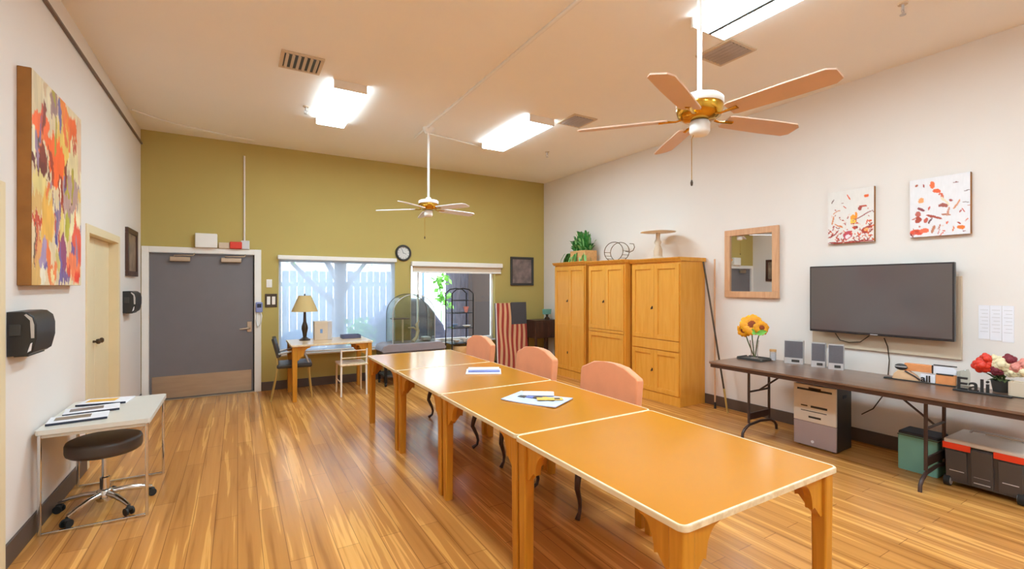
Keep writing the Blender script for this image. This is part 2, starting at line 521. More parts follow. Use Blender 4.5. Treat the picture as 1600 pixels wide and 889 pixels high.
for x, y, lb in ((.68, 5.83, 'small sprinkler head left of the bright ceiling light nearest the door'),
                 (4.12, 5.9, 'small sprinkler head right of the ceiling light beside the far fan'),
                 (4.2, 1.47, 'small sprinkler head above the two white canvases by the right wall')):
    t = thing('sprinkler_head', lb, 'sprinkler', (x, y, H))
    obj('escutcheon', lathe(bm_new(), [(0, -.012), (.03, -.01), (.034, 0), (0, 0)], n=16), 'beige', t)
    b = bm_new(); cyl(b, (0, 0, -.01), (0, 0, -.05), .009, n=10)
    for s in (-1, 1): tube(b, [(s * .008, 0, -.045), (s * .02, 0, -.06), (0, 0, -.085)], .004, 6)
    lathe(b, [(0, -.09), (.02, -.088), (.02, -.084), (0, -.084)], n=12)
    obj('head', b, 'silver', t)

def raceway(name, pts, r, label, m='white'):
    return tag(obj(name, tube(bm_new(), pts, r, 8), m), label, 'conduit')
raceway('ceiling_conduit', [(2.12, -1.5, H - .012), (2.12, 2.6, H - .012), (2.13, 6.25, H - .012)], .016, 'white conduit running along the ceiling above both fans')
raceway('ceiling_conduit', [(2.15, 5.93, H - .03), (2.6, 6.05, H - .012), (3.2, 6.2, H - .01)], .009, 'thin white conduit from far fan to the ceiling light on its right')
raceway('ceiling_cable', [(-1.07, 6.95, H - .01), (-.9, 7.12, H - .01), (-.7, 7.27, H - .01), (-.3, 7.42, H - .01), (.2, 7.55, H - .01)], .01, 'white cable crossing the ceiling corner above the slate door')

def fan(x, y, zb, a0, label, bladem, blade_r=.68, tilt=.2, droop=0.):
    t = thing('ceiling_fan', label, 'ceiling fan', (x, y, H))
    z = zb - H
    obj('canopy', lathe(bm_new(), [(0, 0), (.075, 0), (.075, -.02), (.05, -.055), (.02, -.07), (0, -.07)]), 'white', t)
    obj('downrod', cyl(bm_new(), (0, 0, -.06), (0, 0, z + .14), .014), 'white', t)
    mh = obj('motor_housing', lathe(bm_new(), [(0, z + .155), (.03, z + .155), (.04, z + .13), (.115, z + .118), (.13, z + .105), (.13, z + .08), (.122, z + .07), (0, z + .07)], n=32), 'white', t)
    obj('brass_band', lathe(bm_new(), [(0, z + .07), (.126, z + .072), (.13, z + .05), (.116, z + .01), (.08, z - .012), (0, z - .014)], n=32), 'brass', t)
    obj('switch_cup', lathe(bm_new(), [(0, z - .014), (.05, z - .016), (.056, z - .03), (.056, z - .075), (.045, z - .095), (.012, z - .102), (0, z - .102)], n=24), 'white', t)
    ch = obj('pull_chain', tube(bm_new(), [(-.03, .014, z - .09), (-.043, .02, z - .12), (-.043, .02, z - .36)], .0022, 6), 'brass', t)
    obj('chain_bob', lathe(bm_new(), [(0, -.02), (.006, -.015), (.008, 0), (.004, .015), (0, .018)], c=(-.043, .02, z - .37), n=10), 'bronze', ch)
    for k in range(5):
        a = a0 + k * 2 * PI / 5
        mt = Matrix.Rotation(a, 4, 'Z')
        b = bm_new()
        tube(b, [(.09, 0, z + .005), (.13, 0, z - .005), (.17, .0, z - .002), (.225, 0, z + .001)], [.012, .01, .013, .02], 8, .5)
        bmesh.ops.transform(b, matrix=mt, verts=b.verts[:])
        iron = obj('blade_iron', b, 'brass', t)
        b = bm_new()
        poly = [(.0, -.052), (.02, -.06), (.30, -.068), (blade_r - .21, -.066), (blade_r - .175, -.04), (blade_r - .175, .04), (blade_r - .21, .066), (.30, .068), (.02, .06), (0, .052)]
        prism(b, poly, 'z', -.004, .004)
        bmesh.ops.transform(b, matrix=mt @ Matrix.Translation((.175, 0, z + .003)) @ Matrix.Rotation(droop, 4, 'Y') @ Matrix.Rotation(tilt, 4, 'X'), verts=b.verts[:])
        obj('fan_blade', b, bladem, t)
    return t
fan(2.29, 1.75, 2.52, math.radians(-13), 'near ceiling fan with five birch blades and brass motor band', 'blade', .70, -.22)
fan(2.16, 5.81, 2.56, math.radians(149.4), 'far small ceiling fan with white blades before the green wall', 'bladew', .68, -.2, .03)

# ------------------------------------------------------------------ back wall fittings
def plate(name, x, z, w, h, m, label, cat, rockers=0, rm='white', t_=.012):
    t = thing(name, label, cat, (x, D, z))
    obj('cover_plate', bx(bm_new(), -w / 2, w / 2, -t_, 0, -h / 2, h / 2, .003), m, t)
    for k in range(rockers):
        xx = (k - (rockers - 1) / 2) * w * .42
        obj('rocker', bx(bm_new(), xx - w * .14, xx + w * .14, -t_ - .006, -t_ + .001, -h * .3, h * .3, .002), rm, t)
plate('wall_switch', .405, 1.59, .075, .12, 'white', 'small white wall switch between the slate door and window, upper one', 'switch', 1)
plate('wall_switch', .43, 1.335, .16, .2, 'bronze', 'bronze double wall switch plate below the small white switch', 'switch', 2)
t = thing('door_reader', 'small bluish keypad device with white cord hung on the door frame', 'keypad', (.272, D - .0225, 1.24))
obj('housing', bx(bm_new(), -.045, .045, -.035, 0, -.075, .075, .012), 'readerblue', t)
obj('screen', bx(bm_new(), -.028, .028, -.038, -.033, -.005, .05, .003), 'navy', t)
obj('cord', tube(bm_new(), [(.02, -.015, -.075), (.035, -.015, -.13), (.02, -.013, -.24), (-.02, -.013, -.3), (-.035, -.013, -.2), (-.025, -.015, -.08)], .008, 8), 'cordw', t)
ZT = DZ + .065
tag(obj('alarm_box', bx(bm_new(), -.13, .13, -.08, 0, 0, .2, .012), 'white', None, loc=(-.375, D, ZT)), 'large white box on top of the slate door frame', 'alarm box')
tag(obj('alarm_box', bx(bm_new(), -.065, .065, -.05, 0, 0, .085, .008), 'beige', None, loc=(-.165, D, ZT)), 'small beige box between white and red boxes over the door', 'alarm box')
tag(obj('alarm_horn', bx(bm_new(), -.075, .075, -.07, 0, 0, .1, .01), 'red', None, loc=(-.02, D, ZT)), 'red alarm box on top of the slate door frame', 'alarm box')
t = thing('junction_box', 'pale junction box over the door with a conduit rising to ceiling', 'junction box', (.095, D, 2.14))
obj('housing', bx(bm_new(), -.055, .055, -.05, 0, -.055, .07, .006), 'silver', t)
obj('conduit', cyl(bm_new(), (-.01, -.015, .07), (-.01, -.015, 1.3), .012), 'wall', t)

t = thing('wall_clock', 'round black rimmed wall clock between the two windows', 'clock', (2.44, D, 2.115))
def disc(bm, r0, r1, y0, y1, n=40):
    lathe(bm, [(r0, y0), (r1, y0), (r1, y1), (r0, y1)] if r0 > 0 else [(0, y0), (r1, y0), (r1, y1), (0, y1)], n=n)
    return bm
RX = Matrix.Rotation(PI / 2, 4, 'X')
def lat_y(prof, n=40):
    b = lathe(bm_new(), prof, n=n); bmesh.ops.transform(b, matrix=RX, verts=b.verts[:]); return b
obj('clock_rim', lat_y([(.105, .0), (.135, 0), (.14, .02), (.13, .04), (.108, .04), (.104, .02), (.105, 0)]), 'black', t)
f_ = obj('clock_face', lat_y([(0, .001), (.106, .001), (.106, .015), (0, .015)]), 'white', t)
for k in range(12):
    a = k * PI / 6
    obj('hour_mark', bx(bm_new(), -.003, .003, -.017, -.0148, .082, .098, rot=Matrix.Rotation(a, 4, 'Y')), 'dark', f_)
for a, l in ((1.9, .055), (-.4, .08)):
    obj('clock_hand', bx(bm_new(), -.003, .003, -.019, -.0165, -.01, l, rot=Matrix.Rotation(a, 4, 'Y')), 'dark', f_)
obj('clock_glass', lat_y([(0, .032), (.107, .032), (.107, .035), (0, .035)]), 'glass', t)

def framed(name, label, origin, rz, w, h, fm, pm, fw=.035, dep=.03, mat_border=None, cat='picture'):
    """hangs on a wall: local x along the wall, -y out of it, z up from the centre"""
    t = thing(name, label, cat, origin, rz)
    b = bm_new()
    bx(b, -w / 2, w / 2, -dep, 0, h / 2 - fw, h / 2, .004); bx(b, -w / 2, w / 2, -dep, 0, -h / 2, -h / 2 + fw, .004)
    bx(b, -w / 2, -w / 2 + fw, -dep, 0, -h / 2 + fw, h / 2 - fw, .004); bx(b, w / 2 - fw, w / 2, -dep, 0, -h / 2 + fw, h / 2 - fw, .004)
    obj('frame', b, fm, t)
    if mat_border:
        obj('mount', bx(bm_new(), -w / 2 + fw, w / 2 - fw, -dep * .35, -.001, -h / 2 + fw, h / 2 - fw), 'white', t)
        fw += mat_border
    obj('mirror_glass' if pm == 'mirror' else 'print', bx(bm_new(), -w / 2 + fw, w / 2 - fw, -dep * .45, -.001, -h / 2 + fw, h / 2 - fw), pm, t)
    return t
framed('framed_picture', 'dark framed grey print on the green wall right of the windows', (4.83, D, 1.84), 0, .53, .56, 'dark', 'photo2', .045)
framed('framed_picture', 'walnut framed sepia picture on left wall beside the slate door', (L, 7.1, 1.95), PI / 2, .62, .56, 'frame', 'photo', .06)
framed('wall_mirror', 'rectangular wall mirror with pinkish wood frame right of the cabinets', (R - .009, 3.355, 1.832), -PI / 2 - .024, .69, .84, 'mirrorframe', 'mirror', .075, .035, None, 'mirror')

# roller shades
t = thing('roller_shade', 'lowered white sheer roller shade over the left window', 'window shade', (1.415, D, 1.985))
obj('shade_tube', bx(bm_new(), -.90, .90, -.07, -.001, -.035, .03, .012), 'white', t)
obj('shade_cloth', bx(bm_new(), -.875, .875, -.022, -.020, -1.43, -.03), 'shade', t)
obj('hem_bar', bx(bm_new(), -.875, .875, -.03, -.014, -1.455, -1.43, .004), 'white', t)
t = thing('roller_shade', 'mostly raised white roller shade across the right window top', 'window shade', (3.46, D, 1.93))
obj('shade_tube', bx(bm_new(), -.89, .90, -.085, -.001, -.04, .045, .015), 'white', t)
obj('shade_cloth', bx(bm_new(), -.87, .88, -.035, -.031, -.125, -.03), 'beige', t)
obj('hem_bar', bx(bm_new(), -.87, .88, -.044, -.022, -.15, -.12, .005), 'white', t)

# ------------------------------------------------------------------ art with pigment laid on a grid of vertices
def canvas_obj(name, w, h, nx, ny, fn, parent, y):
    me = bpy.data.meshes.new(name)
    vs = [(-w / 2 + w * i / nx, y, h / 2 - h * j / ny) for j in range(ny + 1) for i in range(nx + 1)]
    fs = [(j * (nx + 1) + i, (j + 1) * (nx + 1) + i, (j + 1) * (nx + 1) + i + 1, j * (nx + 1) + i + 1) for j in range(ny) for i in range(nx)]
    me.from_pydata(vs, [], fs)
    at = me.color_attributes.new('pigment', 'FLOAT_COLOR', 'POINT')
    for j in range(ny + 1):
        for i in range(nx + 1):
            at.data[j * (nx + 1) + i].color = fn(i / nx, j / ny)
    me.materials.append(M['art'])
    o = bpy.data.objects.new(name, me); C.objects.link(o); o.parent = parent
    return o
from mathutils import noise as mn
def strokes(base, items, warp=.03, jit=.07, wf=7., brush=0.):
    its = [(u, v, a, b_, th, lin(c)) for u, v, a, b_, th, c in items]
    def f(u, v):
        n1 = mn.noise(Vector((u * wf, v * wf, 1.3))); n2 = mn.noise(Vector((u * wf, v * wf, 7.7)))
        uu, vv = u + n1 * warp, v + n2 * warp
        if brush:   # dragged bristle marks
            vv += brush * mn.noise(Vector((u * 34, v * 5, 5.1))); uu += brush * .5 * mn.noise(Vector((u * 9, v * 22, 2.2)))
        col = lin(base)
        for (cu, cv, a, b_, th, cc) in its:
            dx, dy = uu - cu, (vv - cv)
            x = dx * math.cos(th) + dy * math.sin(th); y = -dx * math.sin(th) + dy * math.cos(th)
            if (abs(x) / a) ** 2.6 + (abs(y) / b_) ** 2.6 < 1: col = cc
        s = 1 + jit * mn.noise(Vector((u * 40, v * 9, 3))) + jit * mn.noise(Vector((u * 12, v * 12, 9)))
        return (min(1, col[0] * s), min(1, col[1] * s), min(1, col[2] * s), 1)
    return f
big = [  # u, v, half-width, half-height, angle, colour
    (.12, .10, .10, .14, 0, 'dcc8a0'), (.36, .07, .09, .08, .1, 'a57f78'), (.25, .15, .06, .2, 0, 'e6d6b4'),
    (.65, .08, .2, .07, .6, 'f08a30'), (.82, .12, .12, .08, .2, 'f0682a'), (.95, .2, .08, .2, 0, 'e0bc9c'),
    (.58, .24, .13, .14, .1, 'ebc35f'), (.80, .28, .10, .12, 0, 'e6d2a0'),
    (.14, .23, .15, .085, 0, 'fa6e32'), (.06, .29, .07, .035, 0, '5a5550'), (.12, .36, .15, .06, .3, '8a3222'),
    (.1, .34, .12, .018, -.5, 'f0843c'), (.13, .42, .15, .04, .2, '702820'),
    (.44, .36, .19, .115, .2, 'ff6923'), (.33, .42, .03, .12, -.2, 'a83a20'), (.66, .44, .10, .06, .5, 'f5a028'),
    (.73, .5, .22, .12, 0, 'b99690'), (.62, .43, .03, .05, 0, '786090'),
    (.52, .52, .05, .12, -.35, 'aa3c23'), (.12, .52, .12, .07, 0, 'e8d28a'), (.32, .55, .06, .08, 0, 'b48a96'),
    (.27, .65, .1, .14, .2, 'ebb450'), (.08, .62, .09, .06, 0, 'e0b46e'),
    (.45, .68, .04, .09, .25, '9678a0'), (.42, .76, .035, .03, .3, '50468c'), (.55, .7, .05, .12, 0, 'e6cd78'),
    (.68, .68, .05, .08, .2, 'beb43c'), (.80, .65, .05, .09, .2, 'f0e6b4'), (.9, .6, .08, .05, .5, 'efe2bc'),
    (.06, .70, .12, .018, 0, 'c83c1e'), (.1, .755, .05, .02, 0, 'd24628'), (.1, .82, .09, .07, 0, 'e6a564'),
    (.2, .86, .10, .06, -.9, 'af96b9'), (.22, .9, .06, .018, -.3, '7864a0'),
    (.90, .77, .12, .12, 0, 'eb5f46'), (.78, .85, .05, .08, .1, '7d5a96'), (.72, .82, .05, .1, 0, 'f0c896'),
    (.58, .84, .06, .11, .15, '96466e'), (.5, .9, .035, .1, .1, '7864a0'), (.45, .87, .05, .06, 0, 'd2be6e'),
    (.36, .94, .07, .055, 0, 'f08246'), (.36, .94, .035, .035, 0, 'f0dca0'),
    (.82, .91, .18, .07, .2, 'fa8250'), (.7, .93, .05, .04, .3, 'd24b37'), (.92, .96, .07, .03, 0, 'f04628'),
    (.06, .94, .10, .07, 0, 'dcaf64'), (.18, .95, .05, .06, 0, 'f0e6cd'), (.62, .965, .1, .03, 0, '826496')]
rnp = random.Random(12)
for _ in range(45):
    big.insert(rnp.randrange(len(big)), (rnp.random(), rnp.random(), rnp.uniform(.012, .04), rnp.uniform(.03, .1), rnp.uniform(-.35, .35),
               rnp.choice(['c8503c', 'f0a050', 'a08098', 'efe2c0', '8a3a2c', 'e8c068', '7c6a98', 'f07a40', 'd8b890', 'b4a03c'])))
for _ in range(16):
    big.append((rnp.random(), rnp.uniform(.35, 1), rnp.uniform(.006, .018), rnp.uniform(.03, .08), rnp.uniform(-.5, .5),
               rnp.choice(['8a3a2c', 'efe2c0', '6a5a90', 'f0dca0', 'c8503c', '705040', 'e8d8b0'])))
t = thing('abstract_painting', 'tall abstract painting of orange yellow and mauve strokes on left wall', 'painting', (L, 4.28, 2.2), PI / 2)
AW, AH = 1.0, 1.28
obj('canvas_sides', bx(bm_new(), -AW / 2, AW / 2, -.062, 0, -AH / 2, AH / 2, .004), 'canvasedge', t)
canvas_obj('painted_face', AW - .004, AH - .004, 110, 140, strokes('e6d0a8', big, .04, .14, 6., .05), t, -.0635)

def splatter(seed, n, spec, base):
    rnd = random.Random(seed); it = list(spec)
    for _ in range(n):
        v = 1 - abs(rnd.gauss(0, .28)); u = rnd.random()
        if v < .12: continue
        c = rnd.choice(['a83426', 'c8442c', '8a3430', 'd8582c', 'c07060', 'e8c8b8'])
        it.append((u, v, rnd.uniform(.012, .05), rnd.uniform(.006, .014), rnd.uniform(-1.2, 1.2), c))
    return it
s1 = [(.12, .18, .05, .012, -.8, '6a4038'), (.47, .14, .07, .014, 1.1, 'e0582c'), (.85, .16, .05, .03, -.3, 'e8601c'),
      (.12, .55, .02, .09, .3, 'd88a5c'), (.25, .66, .1, .014, .4, 'd8783c'), (.2, .4, .09, .012, -.4, 'd89a78'),
      (.58, .56, .08, .05, .9, 'f0a030'), (.56, .62, .05, .05, 0, 'f8c84c'), (.62, .5, .03, .07, 0, 'f09020'),
      (.8, .5, .18, .012, -.35, '9a3a34'), (.72, .36, .04, .05, .4, 'a84438'), (.8, .34, .06, .014, .1, 'c04c30'),
      (.45, .85, .1, .07, -.3, 'c04858'), (.45, .87, .06, .035, -.3, 'f0e0e4'), (.62, .72, .05, .025, 0, '8a2a20'),
      (.86, .78, .12, .06, -.2, 'b03c28'), (.85, .78, .05, .03, 0, 'f0a868'), (.15, .82, .12, .014, -.6, 'a84038'), (.5, .985, .5, .018, 0, '9a2c20')]
t = thing('splatter_painting', 'white canvas with dense red splatter and yellow burst, left of two above television', 'painting', (R, 2.295, 2.26), -PI / 2)
obj('canvas_sides', bx(bm_new(), -.205, .205, -.035, 0, -.27, .27, .003), 'canvasedge', t)
canvas_obj('painted_face', .408, .538, 80, 100, strokes('e6e0da', splatter(3, 130, s1, 0), .02, .03, 9), t, -.0362)
s2 = [(.12, .1, .03, .02, 0, 'b0583c'), (.4, .13, .04, .06, 0, 'f07038'), (.46, .24, .06, .03, .3, 'e8602c'),
      (.55, .33, .05, .02, 1., 'd86a4c'), (.57, .5, .07, .03, .1, 'a8584c'), (.6, .42, .1, .02, .9, 'e8d8b8'), (.7, .42, .03, .02, .3, 'a84840'),
      (.8, .5, .09, .018, -1., 'd88a5c'), (.2, .38, .05, .05, 0, 'f0a468'), (.15, .6, .05, .05, -.8, 'c06458'),
      (.2, .52, .06, .02, .5, '8a3c40'), (.15, .7, .05, .05, -.7, 'b04430'), (.42, .68, .14, .02, .3, 'b04c3c'), (.35, .74, .06, .02, -.8, '6a3c3c'),
      (.28, .72, .05, .03, -.8, 'c85a48'), (.62, .65, .08, .015, .1, 'b87860'), (.66, .6, .02, .08, .2, 'c88870'), (.5, .85, .015, .06, .5, 'b86a50'),
      (.4, .88, .02, .07, .4, 'c07858'), (.12, .92, .13, .05, -.05, 'e05034'), (.25, .9, .08, .04, 0, 'e86a48'), (.86, .88, .07, .03, 0, 'e87828'),
      (.72, .9, .015, .05, 0, 'd87030'), (.78, .15, .04, .008, 0, '8a4040'), (.95, .3, .05, .006, 0, '6a4038'), (.95, .48, .06, .006, 0, '6a4038')]
t = thing('splatter_painting', 'white canvas with sparse orange marks, right of the two above the television', 'painting', (R, 1.605, 2.26), -PI / 2)
obj('canvas_sides', bx(bm_new(), -.205, .205, -.04, 0, -.262, .262, .003), 'canvasedge', t)
canvas_obj('painted_face', .408, .522, 80, 100, strokes('e8e4e6', splatter(8, 26, s2, 0), .025, .03, 9), t, -.0412)

# ------------------------------------------------------------------ left wall dispensers
def dispenser(y, z, w, h, label):
    t = thing('towel_dispenser', label, 'paper towel dispenser', (L, y, z), PI / 2)
    prof = [(0, -h / 2), (-.085, -h / 2 + .004), (-.105, -h / 2 + .02), (-.122, -h * .1), (-.122, h * .2), (-.112, h / 2 - .03), (-.085, h / 2 - .004), (-.06, h / 2), (0, h / 2)]
    obj('cover', prism(bm_new(), prof, 'x', -w / 2, w / 2, .006), 'black', t)
    st = [(-.1, -h * .1), (-.113, -h * .1), (-.113, h * .2), (-.104, h / 2 - .035), (-.08, h / 2 - .012), (-.072, h / 2 - .018), (-.096, h * .3)]
    obj('window_strip', prism(bm_new(), st, 'x', -w / 2 - .003, -w / 2 + .004), 'silver', t)
    obj('paper_edge', prism(bm_new(), [(-.085, -h / 2 + .02), (-.1, -h / 2 + .03), (-.105, -h * .2), (-.098, -h * .22)], 'x', -w / 2 - .003, -w / 2 + .004), 'paper', t)
    obj('lever', bx(bm_new(), -w / 2 - .008, -w / 2 + .002, -.06, -.012, -.01, h * .22, .006), 'dark', t)
    obj('paper_slot', bx(bm_new(), -w * .4, w * .4, -.08, -.02, -h / 2 - .006, -h / 2 + .004), 'dark', t)
    return t
dispenser(3.80, 1.287, .32, .25, 'near black paper towel dispenser on left wall by the view edge')
dispenser(6.83, 1.373, .34, .245, 'far black paper towel dispenser on left wall beneath the sepia picture')

# ------------------------------------------------------------------ activity tables
def rounded_rect(w, l, r, n=5):
    pts = []
    for cx, cy, a in ((w - r, l - r, 0), (-w + r, l - r, 90), (-w + r, -l + r, 180), (w - r, -l + r, 270)):
        for k in range(n + 1):
            th = math.radians(a + 90 * k / n); pts.append((cx + r * math.cos(th), cy + r * math.sin(th)))
    return pts
def leg_with_brackets(sx, sy, hx, hy, h, s=.033, bl=.165, bh=.185, tap=1.0):
    b = bm_new()
    # tapered post, slightly heavier at the top
    x, y = sx * hx, sy * hy
    vs0 = [b.verts.new((x + a * s * .85, y + c_ * s * .85, 0)) for a, c_ in ((-1, -1), (1, -1), (1, 1), (-1, 1))]
    vs1 = [b.verts.new((x + a * s, y + c_ * s, h)) for a, c_ in ((-1, -1), (1, -1), (1, 1), (-1, 1))]
    b.faces.new(vs0[::-1]); b.faces.new(vs1)
    for k in range(4): b.faces.new((vs0[k], vs0[(k + 1) % 4], vs1[(k + 1) % 4], vs1[k]))
    bmesh.ops.bevel(b, geom=[e for e in b.edges if abs(e.verts[0].co.z - e.verts[1].co.z) > .1], offset=.009, segments=2, affect='EDGES', profile=.5)
    def curve(sg):  # stepped ogee gusset profile (offset along table edge, height)
        pts = [(s * .8, h), (bl + s, h), (bl + s - .006, h - .02)]
        for k in range(7):
            th = k / 6 * PI / 2
            pts.append((s + bl * .88 - bl * .42 * math.sin(th) , h - .025 - bh * .62 * (1 - math.cos(th))))
        pts += [(s + bl * .36, h - bh * .72), (s + .012, h - bh), (s * .8, h - bh)]
        return [(sg * p, q) for p, q in pts]
    prism(b, [(x + p, q) for p, q in curve(-sx)], 'y', y - .016, y + .016)
    prism(b, [(y + p, q) for p, q in curve(-sy)], 'x', x - .016, x + .016)
    return b
def make_table(name, label, w, l, h, top_m, loc, rz=0., group=None, edge_m='edge', cat='table'):
    t = thing(name, label, cat, loc, rz, group)
    hx, hy = w / 2, l / 2
    tp = obj('table_top', prism(bm_new(), rounded_rect(hx - .011, hy - .011, .022), 'z', h - .024, h), top_m, t)
    b = bm_new()
    out = rounded_rect(hx, hy, .032); inn = rounded_rect(hx - .0112, hy - .0112, .0222)
    n = len(out)
    rings = []
    for pl, z in ((inn, h + .0004), (out, h - .004), (out, h - .021), (inn, h - .025)):
        rings.append([b.verts.new((p[0], p[1], z)) for p in pl])
    mid = rounded_rect(hx - .003, hy - .003, .03)
    rings.insert(1, [b.verts.new((p[0], p[1], h + .0004)) for p in mid])
    for a, c_ in zip(rings, rings[1:] + rings[:1]):
        for k in range(n): b.faces.new((a[k], a[(k + 1) % n], c_[(k + 1) % n], c_[k]))
    obj('edge_band', b, edge_m, t)
    for sx in (-1, 1):
        for sy in (-1, 1):
            obj('table_leg', leg_with_brackets(sx, sy, hx - .048, hy - .048, h - .0255), 'tableleg', t)
    return t
TX = 1.775
t0 = make_table('activity_table', 'nearest orange topped square table of the row of four', 1.02, 1.09, .76, 'laminate', (TX, 1.572, 0), 0, 'row of square activity tables')
dup(t0, (TX + .012, 2.662, 0), 0, 'second orange topped table of the row, with open magazines on it')
dup(t0, (TX + .012, 3.754, 0), 0, 'third orange topped table of the row, with white and purple pads')
dup(t0, (TX + .005, 4.85, 0), 0, 'farthest orange topped table of the row, nearest the windows')

# ------------------------------------------------------------------ salmon chairs (local: faces -x)
def cabriole(x, y, h, out):
    pts, rs = [], []
    for k in range(9):
        s = k / 8
        z = h * (1 - s)
        off = .035 * math.sin(s * PI * 1.0) * (1 if s < .5 else .6) - .028 * math.sin(max(0, s - .45) / .55 * PI) + (.03 * max(0, s - .85) / .15)
        pts.append((x + out[0] * off, y + out[1] * off, max(z, .012)))
        rs.append(.026 - .014 * min(1, s * 1.25) + (.006 if s > .95 else 0))
    return tube(bm_new(), pts, rs, 10)
def salmon_chair():
    t = thing('dining_chair', 'x', 'chair', (0, 0, 0), 0, 'salmon upholstered chairs')
    w = .31
    b = bx(bm_new(), -.27, .24, -w + .01, w - .01, .36, .47, .03, 3)
    obj('seat', b, 'salmon', t)
    # back: slab with clipped corners and a gently arched crown, leaning back
    prof = [(-w, .44), (w, .44), (w + .006, .87), (w - .004, .895), (.17, .955), (.06, .966), (-.06, .966), (-.17, .955), (-w + .004, .895), (-w - .006, .87)]
    b = prism(bm_new(), prof, 'x', -.035, .035, .014)
    bmesh.ops.transform(b, matrix=Matrix.Translation((.235, 0, .0)) @ Matrix.Translation((0, 0, .44)) @ Matrix.Rotation(.10, 4, 'Y') @ Matrix.Translation((0, 0, -.44)), verts=b.verts[:])
    obj('backrest', b, 'salmon', t)
    obj('seat_rail', bx(bm_new(), -.255, .225, -w + .025, w - .025, .33, .365, .006), 'darkwood', t)
    for x, y, o in ((-.235, -w + .05, (-1, -.6)), (-.235, w - .05, (-1, .6))):
        obj('chair_leg', cabriole(x, y, .345, o), 'darkwood', t)
    for y in (-w + .05, w - .05):
        obj('chair_leg', tube(bm_new(), [(.2, y, .345), (.205, y, .2), (.235, y, .0)], [.02, .018, .014], 8), 'darkwood', t)
    return t
ch = salmon_chair()
ch.location = (2.2, 2.70, 0); ch['label'] = 'nearest salmon upholstered chair, tucked under the orange tables opposite largest cabinet'
dup(ch, (2.2, 3.73, 0), 0, 'middle salmon upholstered chair of the three beside the orange tables')
dup(ch, (2.2, 4.92, 0), 0, 'farthest salmon upholstered chair, beside the table nearest the windows')

# papers on tables
def sheet(w, l, t_=.0012, curl=0.):
    b = bm_new(); n = 6
    for z in (0, 1):
        pass
    vs = [[b.verts.new((-w / 2 + w * i / n, s * l / 2, t_ + curl * (abs(i / n - .5) * 2) ** 2)) for i in range(n + 1)] for s in (-1, 1)]
    vb = [[b.verts.new((-w / 2 + w * i / n, s * l / 2, curl * (abs(i / n - .5) * 2) ** 2)) for i in range(n + 1)] for s in (-1, 1)]
    for i in range(n):
        b.faces.new((vs[0][i], vs[0][i + 1], vs[1][i + 1], vs[1][i])); b.faces.new((vb[0][i], vb[1][i], vb[1][i + 1], vb[0][i + 1]))
        for s in (0, 1): b.faces.new((vs[s][i], vb[s][i], vb[s][i + 1], vs[s][i + 1]))
    for i in (0, n): b.faces.new((vs[0][i], vs[1][i], vb[1][i], vb[0][i]))
    return b
TZ = .7606
t = thing('paper_pad', 'white paper pad with a purple band on the third orange table', 'paper pad', (1.96, 3.83, TZ), math.radians(-28))
obj('bottom_sheets', bx(bm_new(), -.16, .16, -.12, .12, 0, .008, .001), 'paper', t)
obj('purple_band', bx(bm_new(), -.14, .15, -.065, .0, .008, .016, .002), 'blue', t)
obj('top_fold', bx(bm_new(), -.145, .145, .0, .115, .008, .024, .003), 'paper', t)
t = thing('magazine', 'open pale blue magazine lying on the second orange table', 'magazine', (1.80, 2.70, TZ), math.radians(-62))
obj('pages', sheet(.42, .28, .006, .006), mat('pale_blue_magazine_page', 'c4cce8', .5, var=.12, scale=14), t)
rp_ = random.Random(5)
for k in range(5):
    x, y = -.12 + .055 * k, rp_.uniform(-.09, .05)
    obj('printed_picture', bx(bm_new(), x - .025, x + .03, y - .02, y + .025, .0062, .0125), ['dark', 'blue', 'bronze', 'yellow', 'dark'][k], t)
t = thing('envelope', 'white envelope lying on the magazine on the orange table', 'envelope', (1.88, 2.80, TZ + .0135), math.radians(-35))
obj('body', bx(bm_new(), -.11, .11, -.06, .06, 0, .004, .001), 'paper', t)
obj('flap', prism(bm_new(), [(-.1, .055), (.1, .055), (0, -.01)], 'z', .004, .0055), 'paper', t)
t = thing('leaflet', 'small yellow leaflet lying on the magazine on orange table', 'leaflet', (1.86, 2.63, TZ + .0135), math.radians(-30))
obj('sheet', bx(bm_new(), -.09, .09, -.035, .035, 0, .003, .001), 'yellow', t)
obj('printed_picture', bx(bm_new(), .03, .07, -.02, .02, .003, .004), 'bronze', t)

# ------------------------------------------------------------------ left small desk
t = thing('side_table', 'small grey white table with thin chrome frame against left wall', 'table', (-.795, 4.38, 0))
obj('table_top', prism(bm_new(), rounded_rect(.285, .42, .02), 'z', .628, .66, .004), 'deskgrey', t)
X0, X1, Y0, Y1 = -.265, .265, -.405, .405
b = bm_new()
bx(b, X0, X1, Y0 + .0, Y0 + .02, .606, .63, .003)
bx(b, X0, X1, Y1 - .02, Y1, .606, .63, .003)
for x in (X0, X1): bx(b, x - .008, x + .008, Y0 + .02, Y1 - .02, .606, .63, .003)
obj('apron', b, 'deskgrey', t)
for x, y in ((X0, Y0), (X1, Y0), (X0, Y1), (X1, Y1)):
    obj('table_leg', bx(bm_new(), x - .009, x + .009, y - .009, y + .009, 0, .628, .003), 'chrome', t)
obj('floor_bar', bx(bm_new(), X0 + .009, X1 - .009, Y0 - .009, Y0 + .009, 0, .016, .003), 'chrome', t)
obj('floor_bar', bx(bm_new(), X0 + .009, X1 - .009, Y1 - .009, Y1 + .009, 0, .016, .003), 'chrome', t)
